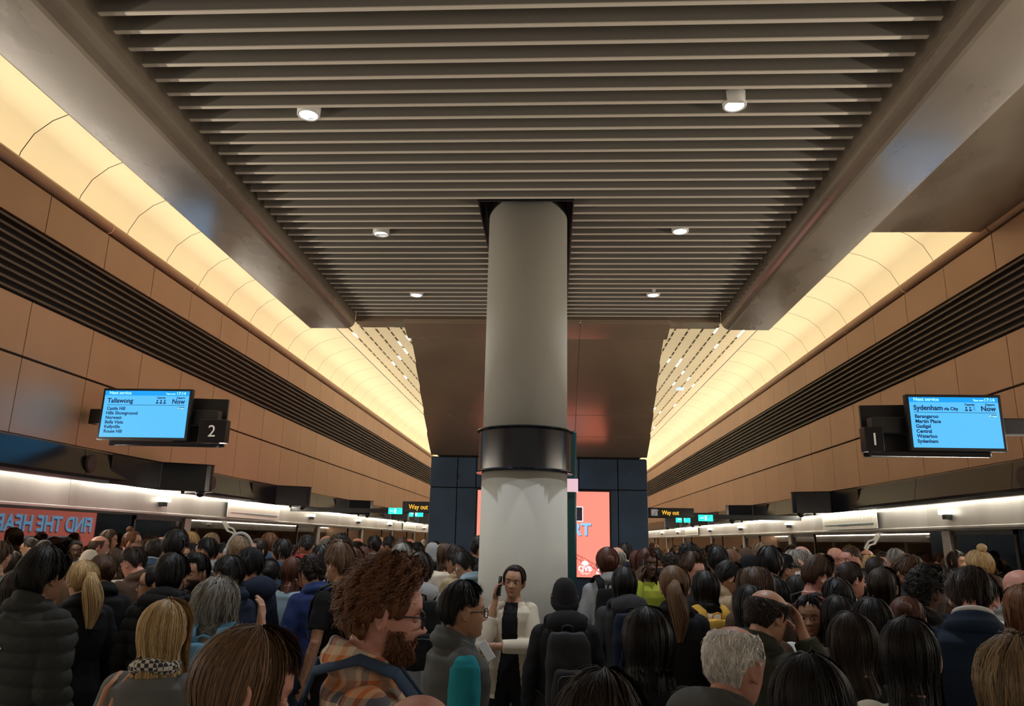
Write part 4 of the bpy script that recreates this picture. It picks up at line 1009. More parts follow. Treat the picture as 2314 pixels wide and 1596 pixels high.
# ---- materials of people
def obj_attr(N, name):
    n = N.new('ShaderNodeAttribute'); n.attribute_type = 'OBJECT'; n.attribute_name = name; return n
def mixer(N, L, fac, a, c, mode='MIX'):
    x = N.new('ShaderNodeMix'); x.data_type = 'RGBA'; x.blend_type = mode
    if hasattr(fac, 'is_linked'): L.new(fac, x.inputs[0])
    else: x.inputs[0].default_value = fac
    for s, i in ((a, 6), (c, 7)):
        if isinstance(s, tuple): x.inputs[i].default_value = (*s, 1)
        else: L.new(s, x.inputs[i])
    return x.outputs[2]
def skin_material():
    m = bpy.data.materials.new('skin'); N, L, b = nt(m)
    at = N.new('ShaderNodeAttribute'); at.attribute_name = 'mask'; sp = N.new('ShaderNodeSeparateXYZ'); L.new(at.outputs['Vector'], sp.inputs[0])
    tone = N.new('ShaderNodeObjectInfo').outputs['Color']; hair = obj_attr(N, 'hair_tone').outputs['Color']; bd = obj_attr(N, 'beard').outputs['Fac']
    tc = N.new('ShaderNodeTexCoord'); nz = N.new('ShaderNodeTexNoise'); nz.inputs['Scale'].default_value = 28; nz.inputs['Detail'].default_value = 3; L.new(tc.outputs['Object'], nz.inputs['Vector'])
    x = mixer(N, L, nz.outputs[0], (1.10, 1.10, 1.10), (.94, .80, .76)); x = mixer(N, L, 1.0, tone, x, 'MULTIPLY')
    lips = mixer(N, L, 1.0, tone, (.80, .45, .45), 'MULTIPLY'); x = mixer(N, L, sp.outputs[0], x, lips)
    mu = N.new('ShaderNodeMath'); mu.operation = 'MULTIPLY'; L.new(sp.outputs[2], mu.inputs[0]); L.new(bd, mu.inputs[1]); x = mixer(N, L, mu.outputs[0], x, hair)
    x = mixer(N, L, sp.outputs[1], x, hair)
    L.new(x, b.inputs['Base Color']); b.inputs['Roughness'].default_value = .48
    bp = N.new('ShaderNodeBump'); bp.inputs['Strength'].default_value = .12; bp.inputs['Distance'].default_value = .002; n2 = N.new('ShaderNodeTexNoise'); n2.inputs['Scale'].default_value = 400; L.new(tc.outputs['Object'], n2.inputs['Vector']); L.new(n2.outputs[0], bp.inputs['Height']); L.new(bp.outputs[0], b.inputs['Normal'])
    return m
def cloth_material():
    m = bpy.data.materials.new('cloth'); N, L, b = nt(m); tone = N.new('ShaderNodeObjectInfo').outputs['Color']
    tc = N.new('ShaderNodeTexCoord'); nz = N.new('ShaderNodeTexNoise'); nz.inputs['Scale'].default_value = 7; nz.inputs['Detail'].default_value = 3; L.new(tc.outputs['Object'], nz.inputs['Vector'])
    x = mixer(N, L, nz.outputs[0], (.82, .82, .82), (1.18, 1.18, 1.18)); x = mixer(N, L, 1.0, tone, x, 'MULTIPLY'); L.new(x, b.inputs['Base Color']); b.inputs['Roughness'].default_value = .8
    b.inputs['Specular IOR Level'].default_value = .18
    bp = N.new('ShaderNodeBump'); bp.inputs['Strength'].default_value = .15; bp.inputs['Distance'].default_value = .02; n2 = N.new('ShaderNodeTexNoise'); n2.inputs['Scale'].default_value = 480; L.new(tc.outputs['Object'], n2.inputs['Vector']); L.new(n2.outputs[0], bp.inputs['Height']); L.new(bp.outputs[0], b.inputs['Normal'])
    return m
def hair_material():
    m = bpy.data.materials.new('hair'); N, L, b = nt(m); tone = N.new('ShaderNodeObjectInfo').outputs['Color']
    at = N.new('ShaderNodeAttribute'); at.attribute_name = 'hc'; nz = N.new('ShaderNodeTexNoise'); nz.inputs['Scale'].default_value = 9.0; nz.inputs['Detail'].default_value = 5; nz.inputs['Roughness'].default_value = .7
    mp = N.new('ShaderNodeMapping'); mp.inputs['Scale'].default_value = (1, 1, .12); L.new(at.outputs['Vector'], mp.inputs[0]); L.new(mp.outputs[0], nz.inputs['Vector'])
    rp = N.new('ShaderNodeMapRange'); rp.inputs[1].default_value = .38; rp.inputs[2].default_value = .62; L.new(nz.outputs[0], rp.inputs[0])
    x = mixer(N, L, rp.outputs[0], (.45, .45, .45), (1.45, 1.45, 1.45)); x = mixer(N, L, 1.0, tone, x, 'MULTIPLY')
    L.new(x, b.inputs['Base Color']); b.inputs['Roughness'].default_value = .50; b.inputs['Specular IOR Level'].default_value = .30
    bp = N.new('ShaderNodeBump'); bp.inputs['Strength'].default_value = .7; bp.inputs['Distance'].default_value = .006; L.new(nz.outputs[0], bp.inputs['Height']); L.new(bp.outputs[0], b.inputs['Normal'])
    return m
SKIN = {'pale': (.62, .37, .28), 'pink': (.62, .32, .25), 'light': (.52, .30, .20), 'tan': (.42, .235, .145), 'brown': (.30, .165, .098), 'deep': (.11, .058, .036)}
HC_ = {'black': (.012, .010, .010), 'dark': (.028, .017, .012), 'brown': (.075, .038, .020), 'light': (.17, .095, .050), 'ginger': (.17, .070, .030), 'auburn': (.10, .032, .018),
       'blond': (.56, .38, .18), 'dirty': (.27, .18, .10), 'grey': (.30, .28, .25), 'white': (.80, .76, .70)}
def hairm(c): return HC_[c]
CL = {'black': (.012, .012, .014), 'charcoal': (.035, .035, .038), 'navy': (.010, .016, .035), 'blue': (.03, .05, .16), 'denim': (.05, .085, .15), 'grey': (.14, .14, .14), 'lightgrey': (.33, .34, .35),
      'cream': (.68, .60, .47), 'beige': (.40, .30, .18), 'khaki': (.17, .16, .10), 'olive': (.05, .055, .040), 'brown': (.09, .055, .035), 'white': (.62, .62, .60), 'pink': (.42, .13, .17), 'red': (.32, .02, .03),
      'teal': (.02, .30, .38), 'hivis': (.42, .46, .05), 'orange': (.60, .12, .02), 'mustard': (.62, .36, .06), 'paleblue': (.30, .42, .50), 'skyblue': (.10, .25, .38), 'vestgrey': (.10, .105, .105), 'puffer': (.035, .037, .035), 'suit': (.012, .022, .045)}
def cloth(c, *r): return CL[c]
M_SKIN, M_CLOTH, M_HAIR = skin_material(), cloth_material(), hair_material()
def plaid():
    if 'plaid' in MATS: return MATS['plaid']
    m = bpy.data.materials.new('plaid_flannel'); N, L, b = nt(m); tc = N.new('ShaderNodeTexCoord'); sp = N.new('ShaderNodeSeparateXYZ'); L.new(tc.outputs['Object'], sp.inputs[0])
    def band(sock, per, ramp, off=0):
        d = N.new('ShaderNodeMath'); d.operation = 'MULTIPLY_ADD'; d.inputs[1].default_value = 1 / per; d.inputs[2].default_value = off; L.new(sock, d.inputs[0])
        f = N.new('ShaderNodeMath'); f.operation = 'FRACT'; L.new(d.outputs[0], f.inputs[0]); r = N.new('ShaderNodeValToRGB'); r.color_ramp.interpolation = 'CONSTANT'
        el = r.color_ramp.elements; el[0].position = 0; el[0].color = (*ramp[0][1], 1); el[1].position = ramp[1][0]; el[1].color = (*ramp[1][1], 1)
        for p_, c_ in ramp[2:]: e = el.new(p_); e.color = (*c_, 1)
        L.new(f.outputs[0], r.inputs[0]); return r
    rm = [(0, (.78, .62, .44)), (.22, (.72, .22, .07)), (.34, (.80, .64, .46)), (.46, (.24, .23, .25)), (.66, (.78, .62, .44)), (.74, (.04, .05, .10)), (.86, (.72, .24, .08))]
    ad = N.new('ShaderNodeMath'); ad.operation = 'ADD'; L.new(sp.outputs[0], ad.inputs[0]); L.new(sp.outputs[1], ad.inputs[1])
    h = band(sp.outputs[2], .16, rm); v = band(ad.outputs[0], .16, rm, .3)
    mx = N.new('ShaderNodeMix'); mx.data_type = 'RGBA'; mx.inputs[0].default_value = .5; L.new(h.outputs[0], mx.inputs[6]); L.new(v.outputs[0], mx.inputs[7]); L.new(mx.outputs[2], b.inputs['Base Color']); b.inputs['Roughness'].default_value = .9
    MATS['plaid'] = m; return m
# ------------------------------------------------------------------ people: assembly
def set_mat(o, i, m):
    o.material_slots[i].link = 'OBJECT'; o.material_slots[i].material = m
def child(name, me, root, m=None, mtx=None):
    """m: an (r, g, b) tone for the shared cloth, hair or skin material, or a material of its own"""
    o = bpy.data.objects.new(name, me); C.objects.link(o); o.parent = root
    if mtx is not None: o.matrix_local = mtx
    if isinstance(m, tuple): o.color = (*m, 1)
    elif m is not None and me.materials[0] != m:
        if me.users > 1: set_mat(o, 0, m)
        else: me.materials[0] = m
    return o
def part_mesh(key, fn, m):
    if key not in HAIR: HAIR[key] = fn().mesh(key, [M_CLOTH if isinstance(m, tuple) else m], True)
    return HAIR[key]
def pack_mesh(key='pack', w_=.15, d_=.075, z0=.98, z1=1.42, y=-.235):
    if key in HAIR: return HAIR[key]
    m = MB(); n = 24; zs = np.linspace(z0, z1, 12); vs = []
    for z in zs:
        t = (z - z0) / (z1 - z0); f = 1 - .28 * t ** 4 - .10 * (1 - t) ** 3
        for i in range(n):
            q = 2 * PI * i / n; c, s = math.cos(q), math.sin(q)
            vs.append((w_ * f * np.sign(c) * abs(c) ** .55, y + d_ * (f if s < 0 else .8) * np.sign(s) * abs(s) ** .6, z))
    m.add(vs, [(j * n + i, j * n + (i + 1) % n, (j + 1) * n + (i + 1) % n, (j + 1) * n + i) for j in range(11) for i in range(n)] + [tuple(range(n - 1, -1, -1)), tuple(range(11 * n, 12 * n))])
    V, F, LT = remesh(m, .011, 6, .6); me = np_mesh(key, V, F, LT, [M_CLOTH]); N = normals(me)
    V = V + N * (vnoise(V, (25, 25, 25), 9) * .005)[:, None]; me.vertices.foreach_set('co', V.astype(np.float32).ravel()); me.update(); HAIR[key] = me; return me
def backpack(root, c, label, bulk=.02, group=None, accent=None, y=0.0):
    e = empty('backpack', (0, 0, 0)); e.matrix_world = root.matrix_world.copy(); tag(e, label, 'backpack', group); m = cloth(c, .7)
    off = Matrix.Translation((0, -bulk - y, 0))
    child('bag_body', pack_mesh(), e, m, off); child('front_pocket', pack_mesh('pocket', .115, .035, 1.00, 1.22, -.325), e, m, off)
    for s in (-1, 1):
        b = bulk
        def f():
            t = MB(); t.tube([(.07 * s, -.155 - b, 1.38), (.085 * s, -.13 - b, 1.445 + b), (.095 * s, -.04, 1.468 + b * 1.3), (.105 * s, .05, 1.44 + b), (.112 * s, .115 + b, 1.36), (.125 * s, .13 + b, 1.25), (.155 * s, .09 + b, 1.13), (.175 * s + b * s, -.02, 1.06), (.13 * s, -.16 - b, 1.03)], [.026, .030, .031, .031, .029, .024, .014, .012, .012], 12, flat=(.28, 1)); return t
        child('strap', part_mesh('strap%d_%.3f' % (s, b), f, m), e, m)
    child('top_handle', part_mesh('handle', lambda: MB().tube([(-.035, -.17, 1.40), (-.03, -.185, 1.445), (0, -.19, 1.455), (.03, -.185, 1.445), (.035, -.17, 1.40)], .007, 8), m), e, m, off)
    child('zip', part_mesh('zip', lambda: MB().tube([(-.075, -.362, 1.10), (-.07, -.364, 1.165), (-.05, -.362, 1.185), (0, -.362, 1.19), (.05, -.362, 1.185), (.07, -.364, 1.165), (.075, -.362, 1.10)], .003, 6), m), e, accent or mat('zip_grey', (.12, .12, .12), .4, .6), off)
    return e
def phone(root, arms, side, label, lit=False):
    a = armset(arms)[side]; wr = Vector((a[1][0] * side, a[1][1], a[1][2])); d = Vector((a[2][0] * side, a[2][1], a[2][2])).normalized(); n = Vector((a[3][0] * side, a[3][1], a[3][2])).normalized(); n = (n - d * n.dot(d)).normalized(); l = d.cross(n)
    e = empty('phone', (0, 0, 0)); M = Matrix((l, d, n)).transposed().to_4x4(); M.translation = wr + d * .105 + n * .026
    e.matrix_world = root.matrix_world @ M; tag(e, label, 'phone')
    child('case', part_mesh('phone_case', lambda: MB().box(-.036, .036, -.075, .075, -.004, .004), M_black), e)
    child('display', part_mesh('phone_display', lambda: MB().box(-.033, .033, -.071, .071, .0042, .0052), M_black), e, glow('phone_glow', (.55, .7, .9), .7) if lit else M_black)
    return e
def headphones(root, Mh, c=(.6, .6, .6)):
    m = tuple(c)
    def band():
        t = MB(); t.tube([(.098 * math.sin(q), -.01, -.005 + .150 * math.cos(q)) for q in np.linspace(-1.45, 1.45, 21)], .007, 8, flat=(.6, 1.6)); return t
    o = child('headphones', part_mesh('hp_band', band, m), root, m, Mh)
    for s in (-1, 1): child('ear_cup', part_mesh('hp_cup%d' % s, lambda: MB().ell((s * .100, -.01, -.005), (.020, .034, .038)), m), o, m, Matrix.Identity(4))
PEOPLE = []
def person(px, top, Y, face, hair, hc, sk, kind, col, label, arms='down', pitch=0, yaw=0, tilt=0, beard=0, sh=None, fine=0, seed=None, group=None, bulk=None, hood=False, nose=1.0, wide=1.0,
           hat=None, glasses=False, phones=False, bag=None, bag_label=None, opened=False, pants='black', shirt=None, airpod=False, mtl=None, fem=False, ph=None, leg=True, dz=0.0, hs=None, beardlen=0):
    if sh is None: sh = .87 if fem else 1.0
    if seed is None: seed = len(PEOPLE) % 3
    if bulk is None: bulk = {'puffer': .038, 'coat': .03, 'jacket': .024, 'suit': .022, 'tshirt': .010, 'shirt': .014, 'vest': .026, 'tank': .006}[kind]
    Mh = head_matrix(pitch, yaw, tilt)
    th = STY[hair]['tt'] if hair else 0.002
    if hat: th = .025
    cand = [Mh @ Vector(v) for v in ((0, -.01, .117 + th), (0, -.07, .098 + th), (0, -.104 - th, .04), (0, .06, .09 + th * .7))]
    ztop = max(c.z for c in cand)
    p = P(px, top, Y); sc = p.z / ztop
    if sc < .86 or sc > 1.13: print('STATURE', round(sc * 1.72, 2), px, top, Y, label[:40]); sc = min(1.13, max(.86, sc))
    fa = R(face); hc0 = Mh @ Vector((0, 0, 0.03)); rot = Matrix.Rotation(fa, 3, 'Z'); o_ = rot @ (Vector((hc0.x, hc0.y, 0)) * sc)
    root = empty('person', (p.x - o_.x, Y - o_.y, 0), fa); root.scale = (sc, sc, sc); bpy.context.view_layer.update() if False else None
    root.matrix_world = Matrix.Translation((p.x - o_.x, Y - o_.y, 0)) @ Matrix.Rotation(fa, 4, 'Z') @ Matrix.Diagonal((sc, sc, sc, 1))
    tag(root, label, 'person', group)
    hairc = HC_[hc] if hc else (.05, .04, .03)
    b = child('body', body_mesh(arms, pitch, yaw, tilt, fine, nose, wide, sh), root, SKIN[sk])
    b['hair_tone'] = [v * .8 for v in hairc]; b['beard'] = float(beard)
    M = mtl or cloth(col)
    nm = {'jacket': 'jacket', 'suit': 'suit_jacket', 'coat': 'coat', 'tshirt': 't_shirt', 'vest': 'vest', 'puffer': 'puffer_jacket', 'tank': 'tank_top', 'shirt': 'shirt'}[kind]
    child(nm, garment_mesh(kind, arms, bulk, fine, seed if fine else 0, sh, hood, not (hair and STY[hair].get('long')) and not opened, opened), root, M)
    if opened:
        root.children[-1].modifiers.new('thickness', 'SOLIDIFY').thickness = .006
        child('top', garment_mesh('tank', 'down', .012, fine, 1, sh, False, False), root, cloth('black'))
    child('trousers', legs_mesh(), root, cloth(pants))
    for s in (-1, 1): child('shoe', shoe_mesh(s), root)
    if shirt:
        if kind == 'vest': child('shirt', garment_mesh('tshirt', arms, .014, fine, 1, sh), root, cloth(shirt))
        else:
            def f():
                t = MB(); t.tube([(.066 * math.cos(q), -.033 + .063 * math.sin(q), 1.508 - .030 * math.sin(q)) for q in np.linspace(0, 2 * PI, 25)], .011, 8); return t
            child('shirt_collar', part_mesh('shirt_collar', f, CL['white']), root, cloth(shirt))
    if hair:
        child('hair', hair_mesh(hair, seed if fine == 2 else 0, fine), root, hairm(hc), Mh if hs is None else Mh @ Matrix.Diagonal((hs, hs, hs, 1)))
    if hat: child(hat[0], beanie_mesh(hat[0]), root, cloth(hat[1]), Mh)
    if beardlen: child('beard', beard_mesh(1, beardlen), root, hairm(hc), Mh)
    if glasses: glasses_obj(root, Mh)
    if phones: headphones(root, Mh, phones if isinstance(phones, tuple) else (.02, .02, .02))
    if airpod:
        for s in (-1, 1): child('earbud', part_mesh('earbud%d' % s, lambda: MB().tube([(s * .082, -.002, -.003), (s * .087, .001, -.012), (s * .086, .006, -.034)], [.007, .005, .0035], 8), M_white), root, M_white, Mh)
    if bag: backpack(root, bag, bag_label, bulk)
    if ph: phone(root, arms, ph[0], ph[1])
    PEOPLE.append((px, top, Y, p.x, label))
    return root, Mh
# ------------------------------------------------------------------ people: who stands where
# px, top of head, distance, heading (0 away, 90 facing left, -90 facing right, 180 facing the viewer), hair, colour, skin, clothing, colour, label
def D(**k): return k
CLUTCH = {-1: ((.20, .10, 1.13), (-.10, .20, 1.13), (-.95, .1, -.25), (0, -1, .2), .7, 1, .80), 1: ((.20, .15, 1.12), (.125, .075, 1.455), (-.05, -.10, 1), (-1, .10, 0), .75, -1, .62)}
BROW = {-1: ARMS['down'][-1], 1: ((.20, .19, 1.25), (.105, .135, 1.50), (-.42, .10, .90), (-.55, -.80, .1), .35, -1, .93)}
RAISED = {-1: ARMS['down'][-1], 1: ((.27, .10, 1.28), (.235, .13, 1.50), (-.05, .05, 1), (-1, .25, 0), .55, -1, .80)}
TEAR = {-1: ARMS['down'][-1], 1: ((.22, .16, 1.18), (.03, .17, 1.47), (-.35, -.05, .95), (-.3, -.95, 0), .5, -1, .9)}
HERO = [
 (578, 1418, 1.62, -62, 'long', 'light', 'pink', 'coat', 'brown', 'woman with long straight light brown hair at the lower edge, face turned right', D(fem=True, fine=2, pitch=12, seed=1)),
 (884, 1264, 2.12, -76, 'curly', 'ginger', 'pink', 'jacket', 'grey', 'man with curly reddish hair, beard and glasses in an orange plaid shirt', D(fine=2, pitch=6, beard=.55, beardlen=.016, glasses=True, mtl='plaid', bag='denim', bag_label='blue backpack on the man in the plaid shirt', nose=1.15, hs=.98, bulk=.016)),
 (950, 1566, 1.50, 10, None, None, 'pink', 'shirt', 'black', 'bald person whose pink scalp just rises over the lower edge beside the plaid shirt', D(fine=1)),
 (1052, 1313, 3.45, -68, 'short', 'black', 'tan', 'vest', 'vestgrey', 'man in thick black glasses, grey zip vest and turquoise short sleeved shirt', D(fine=2, glasses='thick', shirt='teal', seed=2)),
 (1163, 1278, 5.95, 172, 'tied', 'dark', 'tan', 'suit', 'cream', 'woman in a cream blazer leaning on the column and talking on a phone', D(fem=True, fine=2, arms=CLUTCH, tilt=-6, ph=(1, 'dark phone held to the ear of the woman in the cream blazer'), shirt=None, bulk=.020, opened=True)),
 (1276, 1305, 4.85, 4, None, None, 'tan', 'jacket', 'black', 'person in a black beanie and black hooded jacket, back turned, in front of the column', D(fine=2, hat=('beanie', 'black'), hood=True, bag='charcoal', bag_label='black backpack with red trim on the person in the beanie')),
 (1365, 1515, 1.72, -10, 'thick', 'dark', 'tan', 'coat', 'black', 'person with tousled very dark hair at the lower edge below the black backpack', D(fine=2, pitch=5)),
 (1462, 1378, 2.95, 3, 'bob', 'black', 'tan', 'coat', 'black', 'person with a smooth black bob in a black coat, back turned', D(fem=True, fine=2, hs=1.08)),
 (1660, 1412, 2.35, -50, 'balding', 'white', 'pink', 'jacket', 'vestgrey', 'old man with white hair and pink scalp in a dark grey hooded top', D(fine=2, pitch=10, hood=True, wide=1.04, bulk=.03)),
 (1735, 1333, 3.55, -58, 'horseshoe', 'dark', 'light', 'jacket', 'olive', 'balding man in an olive jacket with his hand on his forehead', D(fine=2, arms=BROW, pitch=16)),
 (1828, 1346, 4.6, 165, 'parted', 'black', 'brown', 'shirt', 'white', 'young woman with long black hair in a white long sleeved top, phone at her cheek', D(fem=True, fine=2, arms={-1: ((.23, .13, 1.17), (.12, .13, 1.40), (-.1, -.02, 1), (-1, .1, 0), .6), 1: ARMS['down'][1]}, yaw=-10, ph=(-1, 'pale phone held up by the woman in the white top'))),
 (1824, 1482, 1.95, 5, 'bob', 'black', 'tan', 'jacket', 'black', 'person with smooth round black hair at the lower edge, below the balding man', D(fine=2, hs=1.04)),
 (2192, 1276, 3.55, -22, 'thick', 'dark', 'pink', 'suit', 'suit', 'broad man in a navy suit with a white shirt collar, head bowed', D(fine=2, pitch=24, yaw=-14, shirt='white', sh=1.12, bulk=.035, hs=.93)),
 (2300, 1437, 2.05, -20, 'wavy', 'dirty', 'light', 'coat', 'black', 'woman with wavy dark blond hair cut off by the lower right corner', D(fem=True, fine=2)),
 (113, 1238, 3.75, -18, 'thick', 'black', 'brown', 'puffer', 'puffer', 'large man with a mop of black hair in a quilted black puffer jacket', D(fine=2, hs=1.06, sh=1.12, seed=2)),
 (192, 1267, 4.7, 52, 'pony', 'blond', 'light', 'jacket', 'black', 'woman with a blond ponytail and bare neck in a black top', D(fem=True, fine=2, pitch=4)),
 (236, 1253, 5.25, 40, 'bun', 'brown', 'light', 'coat', 'black', 'woman with a low brown bun and an earring in a long black coat', D(fem=True, fine=1, pitch=10)),
 (396, 1251, 4.75, 8, 'thick', 'black', 'tan', 'puffer', 'black', 'person with thick black hair in a black hooded down jacket', D(fine=2, hood=True, bulk=.035)),
 (381, 1358, 2.95, 4, 'bob', 'blond', 'light', 'coat', 'grey', 'woman with straight shoulder length blond hair in a grey wool coat and checked scarf', D(fem=True, fine=2, hs=1.03, bulk=.034, seed=1)),
 (497, 1308, 4.15, 10, 'curlybob', 'grey', 'light', 'coat', 'beige', 'woman with grey curly hair and a hoop earring in a tan trench coat, hand raised', D(fem=True, fine=2, arms=RAISED, bag='skyblue', bag_label='light blue backpack on the woman in the tan trench coat')),
 (447, 1249, 5.7, 158, 'quiff', 'black', 'tan', 'jacket', 'black', 'man with swept black hair and a full black beard looking towards the viewer', D(fine=2, beard=.95, yaw=0, hs=.95)),
 (518, 1256, 5.0, 72, 'short', 'black', 'tan', 'jacket', 'navy', 'young man with short black hair and thin glasses facing left', D(fine=1, glasses=True, pitch=4)),
 (770, 1226, 5.45, 62, 'quiff', 'light', 'light', 'tshirt', 'black', 'young man in a black T-shirt with blond-brown quiff and a white earbud', D(fine=2, airpod=True, bag='olive', bag_label='olive green backpack on the young man in the black T-shirt')),
 (707, 1259, 6.0, 45, 'curly', 'dark', 'light', 'coat', 'blue', 'woman with dark curly hair in a long blue coat holding a hand to her face', D(fem=True, fine=1, arms=TEAR, pitch=14)),
 (2049, 1396, 2.62, -28, 'long', 'black', 'tan', 'coat', 'cream', 'woman with very long black hair over a cream furry collared coat', D(fem=True, fine=2, seed=1)),
 (1920, 1384, 3.1, 5, 'long', 'dark', 'tan', 'coat', 'black', 'woman with long straight dark brown hair, back turned, centre parting shining', D(fem=True, fine=2, seed=2)),
 (1893, 1346, 4.25, 0, 'long', 'black', 'tan', 'coat', 'brown', 'woman with long black hair ending in brown tips beside the woman in white', D(fem=True, fine=1)),
 (1968, 1350, 3.75, -8, 'midlong', 'black', 'tan', 'jacket', 'black', 'woman with straight black hair between the suited man and the dark brown hair', D(fem=True, fine=1)),
]
